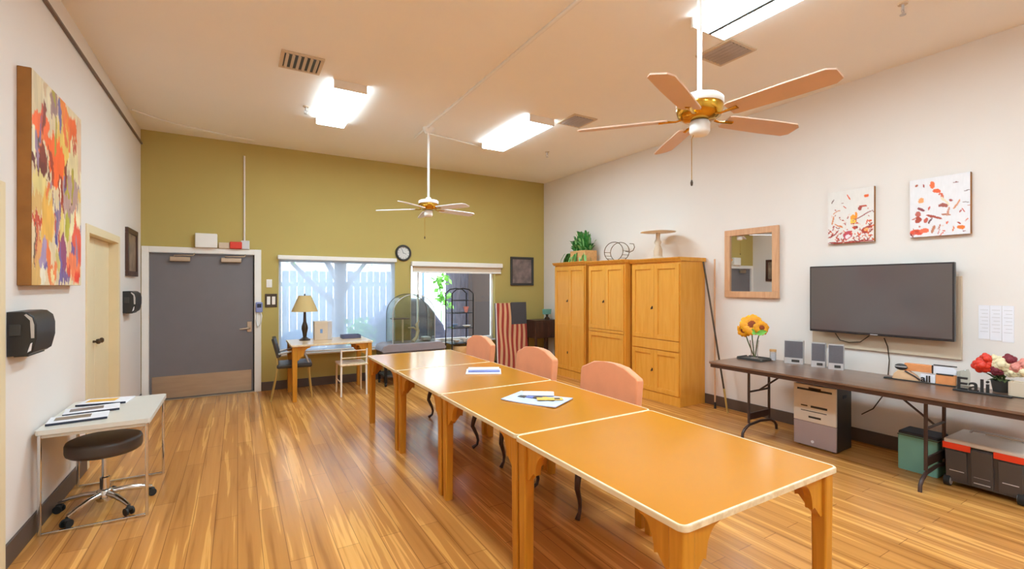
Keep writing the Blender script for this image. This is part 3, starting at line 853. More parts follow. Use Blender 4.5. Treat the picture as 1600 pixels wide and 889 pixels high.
for (x, y, rz, m1, m2, lb) in ((-.92, 4.18, .12, 'paper', 'photo', 'pale magazine nearest the front edge of small side table'),
                               (-.90, 4.42, .15, 'paper', 'photo2', 'dark edged pale magazine in the middle of small side table'),
                               (-.87, 4.68, -.15, 'paper', 'yellow', 'pale magazine with yellow picture at the back of the small side table')):
    q = thing('magazine', lb, 'magazine', (x, y, .661), rz, 'magazines on the side table')
    obj('pages', bx(bm_new(), -.15, .15, -.1, .1, 0, .012, .002), m1, q)
    obj('cover_picture', bx(bm_new(), -.12, .06, -.03, .06, .012, .0135), m2, q)
    obj('spine', bx(bm_new(), -.15, .15, -.106, -.099, 0, .0135, .001), 'navy', q)

# stool
t = thing('rolling_stool', 'round brown vinyl stool on chrome castor base under the side table', 'stool', (-.80, 4.25, 0), .35)
b = bm_new(); lathe(b, [(0, .40), (.19, .40), (.205, .412), (.21, .43), (.21, .475), (.203, .492), (.185, .5), (0, .503)], n=40)
obj('seat', b, 'vinyl', t)
obj('seat_plate', lathe(bm_new(), [(0, .385), (.09, .385), (.11, .40), (0, .401)], n=24), 'black', t)
obj('gas_column', lathe(bm_new(), [(0, .07), (.028, .07), (.028, .22), (.018, .225), (.018, .385), (0, .385)], n=20), 'chrome', t)
obj('hub', lathe(bm_new(), [(0, .06), (.045, .06), (.05, .085), (.045, .13), (.03, .14), (0, .14)], n=20), 'chrome', t)
for k in range(5):
    a = k * 2 * PI / 5
    ca, sa = math.cos(a), math.sin(a)
    arm = obj('base_arm', tube(bm_new(), [(.03 * ca, .03 * sa, .11), (.12 * ca, .12 * sa, .105), (.2 * ca, .2 * sa, .088), (.265 * ca, .265 * sa, .066)], [.02, .018, .016, .013], 10), 'chrome', t)
    b = bm_new()
    px, py = .265 * ca, .265 * sa
    for s in (-1, 1):
        c0 = Vector((px - sa * s * .012, py + ca * s * .012, .027)); c1 = Vector((px - sa * s * .024, py + ca * s * .024, .027))
        cyl(b, c0, c1, .026, n=18)
    sph(b, (px, py, .046), (.02, .02, .016), 12, 8)
    obj('castor', b, 'rubber', arm)

# ------------------------------------------------------------------ cabinets (fronts face -x)
def cab_door(t, xf, y0, y1, z0, z1, knob=None, st=.06):
    b = bm_new(); f = xf - .02
    bx(b, f, xf, y0, y0 + st, z0, z1, .003); bx(b, f, xf, y1 - st, y1, z0, z1, .003)
    bx(b, f, xf, y0 + st, y1 - st, z0, z0 + st, .003); bx(b, f, xf, y0 + st, y1 - st, z1 - st, z1, .003)
    bx(b, f + .013, xf, y0 + st - .002, y1 - st + .002, z0 + st - .002, z1 - st + .002)
    dr = obj('cabinet_door', b, 'cab', t)
    if knob:
        y, z = knob
        b = bm_new()
        bx(b, f - .004, f, y - .012, y + .012, z - .02, z + .02, .002)
        tube(b, [(f - .004, y, z), (f - .022, y, z - .002), (f - .026, y + .0, z - .01), (f - .02, y, z - .022)], .005, 8)
        obj('door_handle', b, 'bronze', dr)
def cabinet(label, xf, y0, y1, h, kind):
    t = thing('storage_cabinet', label, 'cabinet', ((xf + R) / 2, (y0 + y1) / 2, 0), 0, 'honey pine cabinets along the right wall')
    cx, cy = (xf + R) / 2, (y0 + y1) / 2
    f, k, a, c_ = xf - cx, R - .016 - cx, y0 - cy, y1 - cy
    obj('carcass', bx(bm_new(), f, k, a, c_, .0, h - .05, .004), 'cab', t)
    b = bm_new()
    prism(b, [(f - .022, h - .05), (k, h - .05), (k, h), (f - .05, h), (f - .048, h - .016), (f - .03, h - .03)], 'y', a - .016, c_ + .016, .003)
    obj('cornice', b, 'cab', t)
    obj('plinth', bx(bm_new(), f - .012, f, a, c_, 0, .12, .003), 'cab', t)
    g = .004; m = 0.
    if kind == 'big':
        zs = ((.84, h - .085), (.13, .69))
        obj('mid_rail', bx(bm_new(), f - .02, f, a + .02, c_ - .02, .70, .83, .004), 'cab', t)
    elif kind == 'mid':
        zs = ((.90, h - .085),)
        obj('mid_rail', bx(bm_new(), f - .016, f, a + .02, c_ - .02, .855, .895, .004), 'cab', t)
    else:
        zs = ((.13, h - .085),)
    for z0, z1 in zs:
        up = z0 > .5
        zk = (z0 + .42 if up else z1 - .27) if kind != 'tall' else 1.3
        cab_door(t, f, a + .02, m - g / 2, z0, z1, None)
        cab_door(t, f, m + g / 2, c_ - .02, z0, z1, (m + .03, zk))
    if kind == 'mid':
        cab_door(t, f, a + .02, c_ - .02, .13, .845, None)
    if kind == 'tall':
        obj('door_handle', bx(bm_new(), f - .028, f - .02, m + .02, m + .04, .40, .44, .002), 'bronze', t)
        b = bm_new()
        bx(b, f - .014, f, a + .081, c_ - .081, .86, .90, .003)
        obj('mid_rail', b, 'cab', t)
    return t
cabinet('largest honey pine cabinet, nearest, beside the long folding table', 4.87, 4.0, 4.855, 1.925, 'big')
cabinet('middle honey pine cabinet with a single wide lower door panel', 4.78, 4.895, 5.70, 1.935, 'mid')
cabinet('farthest honey pine cabinet with full height doors and plant on top', 4.85, 5.86, 6.70, 1.955, 'tall')

# things on the cabinets
t = thing('potted_fern', 'green trailing fern in a pale wooden planter on farthest cabinet', 'potted plant', (5.14, 6.27, 1.955))
b = bm_new()
for x0, x1, y0, y1 in ((-.13, -.11, -.2, .2), (.11, .13, -.2, .2), (-.11, .11, -.2, -.18), (-.11, .11, .18, .2)):
    bx(b, x0, x1, y0, y1, 0, .20, .003)
bx(b, -.11, .11, -.18, .18, 0, .16)
obj('planter_box', b, 'planter', t)
rn = random.Random(11)
for m_, n_ in (('leaf', 260), ('leaf2', 110)):
    b = bm_new()
    for k in range(n_):
        bxy = Vector((rn.uniform(-.08, .06), rn.uniform(-.16, .17), .17))
        spill = rn.random() < .32
        dirn = Vector((rn.uniform(-1, .25), rn.uniform(-.8, .8), 0))
        if spill and rn.random() < .6: dirn.y = abs(dirn.y) + .5; bxy.y = rn.uniform(.12, .34)
        rise = (.07 if spill else rn.uniform(.12, .44) * (1.1 - abs(bxy.y + .04) * 2.4))
        ln = rn.uniform(.06, .15) if not spill else rn.uniform(.12, .2)
        w_ = rn.uniform(.012, .021)
        pts = []
        for s in (0, .35, .7, 1):
            p = bxy + dirn.normalized() * ln * s + Vector((0, 0, rise * (s * 1.8 - s * s * (2.6 if spill else 1.0)) - (.2 * s * s if spill else 0)))
            p.x = min(p.x, .17)
            pts.append(p)
        side = dirn.normalized().cross(Vector((0, 0, 1))) * w_
        side += Vector((rn.uniform(-.01, .01), rn.uniform(-.01, .01), rn.uniform(-.008, .008)))
        ws = (.3, 1, .9, .05)
        va = [b.verts.new(p + side * q) for p, q in zip(pts, ws)]; vb_ = [b.verts.new(p - side * q) for p, q in zip(pts, ws)]
        for i in range(3): b.faces.new((va[i], va[i + 1], vb_[i + 1], vb_[i]))
    o = obj('foliage', b, m_, t)

t = thing('wire_basket', 'oval wire basket with loop handle on the middle cabinet', 'basket', (5.13, 5.46, 1.9355))
b = bm_new()
def ring(b, c, rx, rz_, r, n=28, ax='x', a0=0, a1=2 * PI):
    pts = []
    for k in range(n + 1):
        a = a0 + (a1 - a0) * k / n
        pts.append((c[0], c[1] + rx * math.cos(a), c[2] + rz_ * math.sin(a)) if ax == 'x' else ((c[0] + rx * math.cos(a), c[1] + rz_ * math.sin(a), c[2])))
    tube(b, pts, r, 6)
ring(b, (-.05, 0, .155), .21, .15, .006)
obj('front_hoop', b, 'wire', t)
b = bm_new(); ring(b, (.08, 0, .155), .21, .15, .006)
obj('rear_hoop', b, 'wire', t)
b = bm_new()
for k in range(9):
    a = PI + k * PI / 8
    cyl(b, (-.05, .21 * math.cos(a), .155 + .15 * math.sin(a)), (.08, .21 * math.cos(a), .155 + .15 * math.sin(a)), .004, n=6)
obj('cross_wires', b, 'wire', t)
b = bm_new(); tube(b, [(0, -.21, .15), (0, -.3, .13), (0, -.37, .15), (0, -.4, .2), (0, -.38, .25), (0, -.3, .26)], .006, 6)
obj('handle', b, 'wire', t)
obj('liner', lathe(bm_new(), [(0, .0), (.05, .0), (.06, .01), (.06, .03), (0, .032)], c=(.015, .28, 0), n=16), 'planter', t)

t = thing('cake_stand', 'pale pedestal stand with thin wide dish on largest cabinet', 'pedestal stand', (5.065, 4.55, 1.925))
obj('pedestal', lathe(bm_new(), [(0, 0), (.1, 0), (.1, .012), (.06, .04), (.06, .12), (.05, .16), (.035, .2), (.05, .24), (.028, .28), (.03, .37), (0, .37)], n=24), 'beige', t)
obj('dish', lathe(bm_new(), [(0, .37), (.17, .376), (.24, .381), (.24, .386), (.17, .384), (0, .38)], n=40), 'white', t)

# poles leaning in the gap
t = thing('walking_pole', 'thin upright dark pole standing at wall behind the folding table end', 'pole', (5.22, 3.76, 0))
obj('shaft', tube(bm_new(), [(0, 0, .07), (.05, .04, 1.0), (.09, .07, 1.9)], .010, 8), 'mirrorframe', t)
obj('foot', cyl(bm_new(), (0, 0, 0), (0, 0, .08), .015, .012, 10), 'rubber', t)
t = thing('broom_handle', 'leaning brown pole with yellow tip against the largest cabinet corner', 'pole', (5.17, 3.60, 0))
obj('shaft', tube(bm_new(), [(0, 0, .28), (.06, .25, 1.4), (.08, .357, 1.87)], .011, 8), 'bronze', t)
obj('tip', tube(bm_new(), [(-.015, -.06, 0), (0, 0, .285)], .012, 8), 'gold', t)

# ------------------------------------------------------------------ long folding table on the right
t = thing('folding_table', 'long walnut laminate folding table along the right wall', 'table', (4.745, 2.02, 0))
hx, hy, h = .385, 1.22, .74
obj('table_top', prism(bm_new(), rounded_rect(hx, hy, .05), 'z', h - .018, h, .003), 'walnut', t)
b = bm_new()
ring_o = rounded_rect(hx - .012, hy - .012, .045); ring_i = rounded_rect(hx - .03, hy - .03, .03)
n = len(ring_o)
rr = [[b.verts.new((p[0], p[1], z)) for p in pl] for pl, z in ((ring_o, h - .018), (ring_o, h - .055), (ring_i, h - .055), (ring_i, h - .018))]
for a, c_ in zip(rr, rr[1:] + rr[:1]):
    for k in range(n): b.faces.new((a[k], a[(k + 1) % n], c_[(k + 1) % n], c_[k]))
obj('apron', b, 'walnutedge', t)
for s in (-1, 1):
    y = s * .86 if s > 0 else -.572
    q = obj('folding_leg', tube(bm_new(), [(-.2, y, h - .03), (-.2, y, .14)], .013, 10), 'brownleg', t)
    b = bm_new(); tube(b, [(.16, y, h - .03), (.16, y, .14)], .013, 10)
    obj('leg_post', b, 'brownleg', q)
    b = bm_new()
    tube(b, [(-.31, y, .0), (-.305, y, .05), (-.27, y, .085), (-.2, y, .12), (.0, y, .135), (.18, y, .12), (.26, y, .085), (.295, y, .05), (.3, y, 0)], .014, 10)
    obj('foot_bow', b, 'brownleg', q)
    obj('cross_plate', bx(bm_new(), -.2, .16, y - .008, y + .008, .17, .24, .003), 'brownleg', q)
    d_ = -1 if s > 0 else 1
    obj('brace', tube(bm_new(), [(-.02, y + d_ * .35, h - .03), (-.02, y + d_ * .2, h - .12), (-.02, y, .46)], .009, 8), 'brownleg', q)
    obj('cross_bar', cyl(bm_new(), (-.2, y, .46), (.16, y, .46), .010), 'brownleg', q)

# television and its backing
tag(obj('mounting_board', bx(bm_new(), -.022, 0, -.60, .60, -.36, .36, .004), 'beige', None, loc=(R, 2.06, 1.28)), 'beige backing board on the wall behind the television', 'board')
t = thing('television', 'large black flat screen television mounted over the folding table', 'television', (5.25, 2.054, 1.42))
b = bx(bm_new(), -.022, .022, -.578, .578, -.34, .34, .006)
obj('tv_body', b, 'tvblack', t)
obj('tv_screen', bx(bm_new(), -.0238, -.021, -.565, .565, -.318, .327, .001), 'screen', t)
obj('wall_mount', bx(bm_new(), .022, .088, -.2, .2, -.15, .15, .004), 'dark', t)
obj('bezel_mark', bx(bm_new(), -.024, -.021, -.03, .03, -.334, -.326), 'silver', t)
tag(obj('power_cord', tube(bm_new(), [(5.30, 2.0, 1.06), (5.32, 1.98, .98), (5.33, 1.97, .85), (5.33, 1.98, .7), (5.32, 2.02, .5), (5.33, 2.1, .36), (5.335, 2.2, .28)], .005, 6), 'bronze'), 'dark power cord hanging from television down behind the folding table', 'cord')
tag(obj('video_cable', tube(bm_new(), [(5.30, 2.42, 1.07), (5.31, 2.38, 1.0), (5.315, 2.3, .985), (5.31, 2.2, 1.0), (5.30, 2.12, 1.07)], .005, 6), 'bronze'), 'short drooping dark cable under the television left half', 'cord')
t = thing('notice_sheet', 'white notice sheets pinned on the wall right of the television', 'paper', (R, 1.255, 1.255))
for k in range(3):
    y0 = .105 - .07 * k
    sh_ = obj('sheet', bx(bm_new(), -.003 - .001 * (k % 2), -.0005, y0 - .068, y0, -.14 - .008 * k, .14, .0005), 'paper', t)
    for j in range(7):
        obj('text_line', bx(bm_new(), -.0046 - .001 * (k % 2), -.003, y0 - .058, y0 - .01 - .01 * (j % 2), .1 - .03 * j, .1 - .03 * j + .003), 'silver', sh_)

# sunflowers
FZ = .7405
t = thing('display_tray', 'low dark slate tray holding the vase on folding table', 'tray', (4.93, 3.06, FZ))
obj('base', prism(bm_new(), rounded_rect(.11, .15, .02), 'z', 0, .012, .002), 'dark', t)
b = bm_new()
for x0, x1, y0, y1 in ((-.11, -.1, -.13, .13), (.1, .11, -.13, .13), (-.09, .09, -.15, -.14), (-.09, .09, .14, .15)): bx(b, x0, x1, y0, y1, .011, .024, .002)
obj('rim', b, 'dark', t)
t = thing('glass_vase', 'clear glass vase with sunflower stems on the slate tray', 'vase', (4.93, 3.06, FZ + .0125))
obj('vessel', lathe(bm_new(), [(0, 0), (.04, 0), (.045, .006), (.035, .05), (.04, .12), (.05, .2), (.0485, .2), (.038, .12), (.033, .05), (.04, .01), (0, .008)], n=24), 'glass', t)
def flower(label, hub, facing, R0, stem0, leaf=False):
    q = thing('sunflower', label, 'flower', (4.93, 3.06, FZ + .03))
    org = Vector((4.93, 3.06, FZ + .03)); hb = Vector(hub) - org
    st0 = Vector(stem0)
    obj('stem', tube(bm_new(), [st0, st0.lerp(hb, .5) + Vector((0, .01, .02)), hb - Vector(facing).normalized() * .012], .006, 8), 'stem', q)
    rot = Vector((0, 0, 1)).rotation_difference(Vector(facing).normalized()).to_matrix().to_4x4()
    mt = Matrix.Translation(hb) @ rot
    b = lathe(bm_new(), [(0, .016), (R0 * .3, .013), (R0 * .46, .006), (R0 * .48, -.004), (0, -.014)], n=20)
    bmesh.ops.transform(b, matrix=mt, verts=b.verts[:]); obj('seed_head', b, 'seedhead', q)
    rr_ = random.Random(hash(label) % 97 if False else len(label))
    for layer, (n_, lift, mm) in enumerate(((11, .004, 'petal'), (11, -.006, 'petal2'))):
        b = bm_new()
        for k in range(n_):
            a = 2 * PI * (k + .5 * layer) / n_ + rr_.uniform(-.1, .1)
            l = R0 * rr_.uniform(.88, 1.05)
            da = Vector((math.cos(a), math.sin(a), 0)); sd = Vector((-math.sin(a), math.cos(a), 0))
            prev = None
            for s, wd, zz in ((.25, .10, 0), (.5, .22, .010), (.75, .24, .006), (.92, .14, -.010), (1., .02, -.018)):
                p = da * l * s + Vector((0, 0, lift + zz + .012 * layer * -s))
                cur = (b.verts.new(p - sd * wd * R0), b.verts.new(p + Vector((0, 0, .006))), b.verts.new(p + sd * wd * R0))
                if prev:
                    b.faces.new((prev[0], prev[1], cur[1], cur[0])); b.faces.new((prev[1], prev[2], cur[2], cur[1]))
                prev = cur
        bmesh.ops.transform(b, matrix=mt, verts=b.verts[:])
        obj('petals', b, mm, q)
    if leaf:
        b = bm_new()
        for s in (1, -.5):
            prev = None
            for k, (sx, w_) in enumerate(((0, .004), (.04, .03), (.08, .028), (.12, .004))):
                p = hb + Vector((-.03, -.07 - sx * s, -.09 + .01 * k))
                cur = (b.verts.new(p + Vector((-.01, 0, w_))), b.verts.new(p), b.verts.new(p - Vector((.01, 0, w_))))
                if prev: b.faces.new((prev[0], prev[1], cur[1], cur[0])); b.faces.new((prev[1], prev[2], cur[2], cur[1]))
                prev = cur
        obj('leaf', b, 'outleaf', q)
    return q
flower('large orange sunflower on top of the vase bouquet', (4.87, 3.05, 1.13), (-.8, -.55, .38), .125, (0, 0, 0), True)
flower('smaller yellow sunflower low on the left of the bouquet', (4.86, 3.14, 1.06), (-.85, -.1, -.1), .085, (.01, .01, 0))
flower('orange sunflower on the right side of bouquet', (4.90, 2.96, 1.10), (-.55, -.75, .2), .085, (.0, -.01, 0))
t = thing('shaker_jar', 'small clear jar with wooden lid beside the sunflower vase', 'jar', (5.03, 2.91, FZ))
obj('jar_glass', lathe(bm_new(), [(0, 0), (.03, 0), (.032, .005), (.032, .095), (.027, .1), (.0255, .098), (.03, .09), (.03, .008), (0, .006)], n=20), 'glass', t)
obj('salt', lathe(bm_new(), [(0, .007), (.0295, .007), (.0295, .085), (0, .085)], n=20), 'paper', t)
obj('lid', lathe(bm_new(), [(0, .1), (.033, .1), (.033, .122), (0, .124)], n=20), 'planter', t)
def speaker(y, w, label):
    t = thing('desktop_speaker', label, 'speaker', (5.06, y, FZ), .36, 'desktop speakers on the folding table')
    b = bm_new(); prism(b, [(-.055, 0), (.03, 0), (.04, .24), (-.035, .24)], 'y', -w, w, .006)
    obj('cabinet', b, 'silver', t)
    sl = .02 / .24
    b = prism(bm_new(), [(-.057 + sl * .062, .062), (-.05 + sl * .062, .062), (-.05 + sl * .234, .234), (-.057 + sl * .234, .234)], 'y', -w + .006, w - .006)
    obj('grille', b, 'speakergrille', t)
    b = bm_new(); bx(b, -.058, -.05, -w * .6, w * .2, .018, .044, .002)
    obj('controls', b, 'dark', t)
    return t
speaker(2.70, .088, 'widest grey and silver desktop speaker, nearest the sunflower vase')
speaker(2.46, .062, 'middle grey desktop speaker of the three on folding table')
speaker(2.30, .064, 'right-hand grey desktop speaker below the television edge')

def text_mesh(name, s, size, depth, m, parent, mtx):
    cu = bpy.data.curves.new(name, 'FONT'); cu.body = s; cu.size = size; cu.extrude = depth / 2; cu.offset = .0015
    tmp = bpy.data.objects.new(name + '_tmp', cu); C.objects.link(tmp)
    dg = bpy.context.evaluated_depsgraph_get()
    me = bpy.data.meshes.new_from_object(tmp.evaluated_get(dg))
    bpy.data.objects.remove(tmp); bpy.data.curves.remove(cu)
    me.transform(mtx); me.materials.clear(); me.materials.append(M[m])
    o = bpy.data.objects.new(name, me); C.objects.link(o); o.parent = parent
    return o
WALLTXT = Matrix.Rotation(-PI / 2, 4, 'Z') @ Matrix.Rotation(PI / 2, 4, 'X')   # reads along -y, faces -x

# seasonal block sign (orange and white blocks with black lettering)
t = thing('block_sign', 'orange and white block decoration with black bands on folding table', 'decoration', (4.99, 1.60, FZ), .12)
obj('base_strip', bx(bm_new(), -.035, .05, -.2, .2, 0, .008, .002), 'dark', t)
blk = [((.02, .2), (.008, .085), 'stripe_cream', 'tan_block'), ((-.07, .02), (.008, .085), 'paper', 'lettered_block'), ((-.2, -.07), (.008, .09), 'orange_block', 'tan_block')]
M['orange_block'] = mat('soft_orange_block', 'e8945a', .6, var=.15, scale=12)
obj('left_block', prism(bm_new(), [(.21, .008), (.02, .008), (.05, .05), (.1, .085), (.17, .085), (.2, .05)], 'x', -.03, .03, .004), mat('cream_orange_block', 'eab48c', .6, var=.2, scale=10), t)
obj('middle_block', bx(bm_new(), -.028, .03, -.075, .02, .008, .075, .003), 'paper', t)
obj('right_block', bx(bm_new(), -.032, .03, -.2, -.077, .008, .085, .003), 'orange_block', t)
obj('upper_orange_panel', bx(bm_new(), -.015, .03, -.05, .13, .087, .15, .004), 'orange_block', t)
obj('upper_white_panel', prism(bm_new(), [(-.2, .09), (-.052, .09), (-.055, .155), (-.17, .155), (-.2, .13)], 'x', -.012, .03, .003), 'paper', t)
b = bm_new()
bx(b, -.036, -.012, -.185, -.08, .085, .094, .002); bx(b, -.016, -.010, -.06, -.05, .085, .155, .002)
bx(b, -.016, -.010, -.205, -.06, .155, .164, .002)
tube(b, [(-.034, .12, .085), (-.034, .05, .045), (-.034, .02, .02)], .006, 6)
obj('black_bands', b, 'black', t)
text_mesh('lettering', 'all', .075, .006, 'black', t, Matrix.Translation((-.031, .018, .013)) @ WALLTXT)
b = bm_new(); sph(b, (-.02, .15, .115), (.02, .045, .028)); obj('glossy_ball', b, 'black', t)
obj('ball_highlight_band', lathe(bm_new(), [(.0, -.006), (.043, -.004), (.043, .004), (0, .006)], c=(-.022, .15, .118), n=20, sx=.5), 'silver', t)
obj('side_foot', bx(bm_new(), -.03, .02, .2, .27, 0, .012, .004), 'black', t)
tag(obj('clear_holder', prism(bm_new(), [(-.03, 0), (.035, 0), (.03, .13), (-.02, .15), (-.03, .12)], 'x', -.04, .035, .004), 'acrylic', None, loc=(5.0, 1.355, FZ)), 'clear plastic holder at the end of the orange block decoration', 'holder')

t = thing('word_sign', 'small black standing letter sign near right end of folding table', 'sign', (4.84, 1.21, FZ), .06)
obj('base_bar', bx(bm_new(), -.025, .025, -.16, .16, 0, .014, .003), 'black', t)
text_mesh('letters', 'Eali', .14, .02, 'black', t, Matrix.Translation((0, .145, .013)) @ WALLTXT)
t = thing('flower_arrangement', 'red and cream artificial flower bunch behind black letter sign', 'flowers', (5.07, 1.16, FZ))
obj('pot', lathe(bm_new(), [(0, 0), (.045, 0), (.06, .09), (.056, .09), (.042, .01), (0, .008)], n=20), 'dark', t)
b = bm_new(); rn = random.Random(4)
for k in range(40):
    a = rn.uniform(0, 2 * PI); l = rn.uniform(.03, .1)
    p0 = Vector((rn.uniform(-.03, .03), rn.uniform(-.03, .03), .08)); p1 = p0 + Vector((l * math.cos(a), l * math.sin(a), rn.uniform(-.02, .07)))
    sd = (p1 - p0).cross(Vector((0, 0, 1))).normalized() * .012; md = p0.lerp(p1, .5) + Vector((0, 0, .015))
    v = [b.verts.new(q) for q in (p0, md + sd, p1, md - sd)]; b.faces.new(v)
obj('foliage', b, 'stem', t)
M['cream_petal'] = mat('cream_petals', 'e8d8b0', .7, var=.12, scale=30)
M['pink_petal'] = mat('pink_petals', 'dc8a7c', .7, var=.15, scale=30)
M['maroon_petal'] = mat('maroon_petals', '7a2430', .7, var=.15, scale=30)
for (y, z, r, m_) in ((.10, .16, .062, 'red'), (.075, .215, .045, 'red'), (.03, .225, .03, 'cream_petal'), (-.01, .185, .06, 'cream_petal'), (.02, .135, .045, 'maroon_petal'),
                      (-.05, .225, .045, 'maroon_petal'), (-.085, .17, .05, 'pink_petal'), (-.13, .2, .045, 'pink_petal'), (-.12, .145, .045, 'cream_petal'), (-.06, .13, .04, 'cream_petal')):
    b = bm_new()
    for k in range(14):
        a = k * 2.4; q = (k / 14) ** .5
        c_ = Vector((-.02 - r * .5 * (1 - q), y + r * .75 * q * math.cos(a), z + .03 + r * .75 * q * math.sin(a)))
        sph(b, c_, (r * .28, r * .42, r * .42), 8, 6)
    obj('blossom', b, m_, t)
t = thing('low_box', 'beige open box at the right end of folding table', 'box', (4.945, .985, FZ))
b = bm_new()
for x0, x1, y0, y1 in ((-.045, .045, -.1, -.092), (-.045, .045, .092, .1), (-.045, -.037, -.092, .092), (.037, .045, -.092, .092)): bx(b, x0, x1, y0, y1, .006, .11, .002)
obj('walls', b, 'beige', t)
obj('base', bx(bm_new(), -.05, .05, -.105, .105, 0, .007, .002), 'dark', t)

# ------------------------------------------------------------------ under the folding table
t = thing('computer_tower', 'pale fronted computer tower with black sides under the folding table', 'computer', (4.90, 2.35, 0))
obj('case', bx(bm_new(), -.13, .14, -.19, .19, 0.012, .60, .006), 'black', t)
obj('upper_front', bx(bm_new(), -.152, -.128, -.19, .19, .245, .60, .005), 'upnl', t)
obj('lower_front', bx(bm_new(), -.15, -.128, -.19, .19, .012, .243, .005), 'lpnl', t)
for y0, y1, z0, z1, m_ in ((-.155, .155, .545, .563, 'black'), (-.06, .05, .55, .578, 'bronze'), (-.115, .03, .385, .405, 'black'), (.06, .12, .39, .402, 'bronze'),
                           (-.11, .12, .345, .352, 'dark'), (-.06, .05, .285, .303, 'black')):
    obj('drive_slot', bx(bm_new(), -.1545, -.1515, y0, y1, z0, z1, .0005), m_, t)
e_ = obj('emblem', lat_y([(0, 0), (.014, 0), (.014, .003), (0, .003)], 16), 'paper', t)
e_.rotation_euler = (0, 0, -PI / 2); e_.location = (-.15, 0.015, .06)
obj('handle_recess', bx(bm_new(), -.03, .04, -.1925, -.189, .5, .53, .001), 'navy', t)
for y in (-.15, .15):
    for x in (-.11, .11): obj('foot', cyl(bm_new(), (x, y, 0), (x, y, .014), .015, n=12), 'rubber', t)

t = thing('cool_bag', 'teal soft box with navy zip top under the folding table', 'bag', (4.985, 1.607, 0))
obj('body', prism(bm_new(), [(-.115, 0), (.115, 0), (.115, .3), (-.115, .3)], 'y', -.135, .135, .012), 'teal', t)
obj('lid', bx(bm_new(), -.113, .113, -.133, .133, .29, .325, .012), 'navy', t)
obj('zip', bx(bm_new(), -.117, .117, -.137, .137, .288, .296, .001), 'dark', t)

t = thing('wheeled_cooler', 'charcoal wheeled cooler box with orange red rim and pale lid', 'cooler', (4.965, 1.19, 0))
b = bm_new()
prism(b, [(-.18, .04), (.18, .04), (.2, .30), (-.2, .30)], 'y', -.215, .215, .015)
obj('body', b, 'coolgrey', t)
for y in (-.145, .145):
    obj('side_panel', prism(bm_new(), [(-.178, .06), (-.192, .06), (-.212, .285), (-.198, .285)], 'y', y - .062, y + .062, .004), 'coolgrey', t)
    obj('grip_line', bx(bm_new(), -.2, -.196, y - .045, y + .04, .128, .134, .001), 'silver', t)
lt = obj('latch_panel', prism(bm_new(), [(-.18, .05), (-.2, .05), (-.226, .32), (-.2, .33)], 'y', -.06, .06, .006), 'coolgrey', t)
for z in (.12, .075):
    obj('grip_line', bx(bm_new(), -.207, -.202, -.045, .045, z, z + .006, .001), 'silver', lt)
b = prism(bm_new(), [(-.212, -.062), (-.212, -.222), (.21, -.222), (.21, .222), (-.212, .222), (-.212, .062), (-.19, .062), (-.19, .2), (.19, .2), (.19, -.2), (-.19, -.2), (-.19, -.062)], 'z', .297, .343)
obj('rim', b, 'orange', t)
b = bm_new(); bx(b, -.208, .205, -.218, .218, .335, .375, .014, 3)
obj('lid', b, 'coolwhite', t)
obj('lid_handle', tube(bm_new(), [(.12, -.15, .375), (.12, -.13, .395), (.12, .13, .395), (.12, .15, .375)], .009, 8), 'silver', t)
for y in (-.2, .2):
    w_ = obj('wheel', cyl(bm_new(), (-.175, y - .018, .042), (-.175, y + .018, .042), .042, n=24), 'rubber', t)
    obj('wheel_hub', cyl(bm_new(), (-.175, y - .021, .042), (-.175, y + .021, .042), .032, n=20), 'silver', w_)
    b = bm_new(); cyl(b, (.15, y - .018, .042), (.15, y + .018, .042), .042, n=24); obj('wheel', b, 'rubber', t)
t = thing('cloth_strap', 'pale cloth strap lying on the lid of the wheeled cooler', 'strap', (5.06, 1.12, .3775))
obj('strap', tube(bm_new(), [(0, .12, .012), (-.02, .06, .02), (.0, -.02, .012), (.03, -.12, .012), (.05, -.16, .012)], .010, 8, .6), 'beige', t)

# ------------------------------------------------------------------ by the windows
wt = make_table('oak_desk', 'pale topped table with honey legs below the left window', 1.08, .78, .76, mat('pale_table_laminate', 'd8b48c', .25, var=.03), (1.15, 7.18, 0))
t = thing('table_lamp', 'table lamp with turned bronze base and tan shade by window', 'lamp', (.845, 7.38, .7605))
obj('lamp_base', lathe(bm_new(), [(0, 0), (.075, 0), (.078, .012), (.05, .03), (.025, .05), (.03, .1), (.045, .17), (.042, .21), (.022, .27), (.018, .38), (.016, .43), (0, .43)], n=24), 'bronze', t)
obj('lamp_shade', lathe(bm_new(), [(.18, .42), (.085, .65), (.082, .65), (.177, .42), (.18, .42)], n=40), 'lampshade', t)
obj('finial', lathe(bm_new(), [(0, .43), (.005, .43), (.005, .65), (.012, .66), (.006, .68), (0, .682)], n=10), 'bronze', t)
t = thing('desk_organiser', 'pale upright file box with blue mark on the window table', 'file box', (1.055, 7.36, .7605))
obj('box_body', bx(bm_new(), -.09, .09, -.08, .08, 0, .27, .004), 'beige', t)
obj('side_panel', bx(bm_new(), .09, .15, -.08, .08, 0, .27, .004), 'silver', t)
obj('blue_label', bx(bm_new(), -.015, .02, -.0825, -.079, .1, .16, .001), 'bluepot', t)
t = thing('desk_tray', 'flat dark tray on the right end of the window table', 'tray', (1.50, 7.36, .7605))
b = bm_new(); bx(b, -.15, .12, -.1, .1, 0, .006, .002)
for x0, x1, y0, y1 in ((-.15, -.14, -.1, .1), (.11, .12, -.1, .1), (-.14, .11, -.1, -.09), (-.14, .11, .09, .1)): bx(b, x0, x1, y0, y1, .005, .05, .003)
obj('tray_body', b, 'cover', t)
obj('papers', bx(bm_new(), -.13, .1, -.085, .085, .006, .02, .002), 'paper', t)

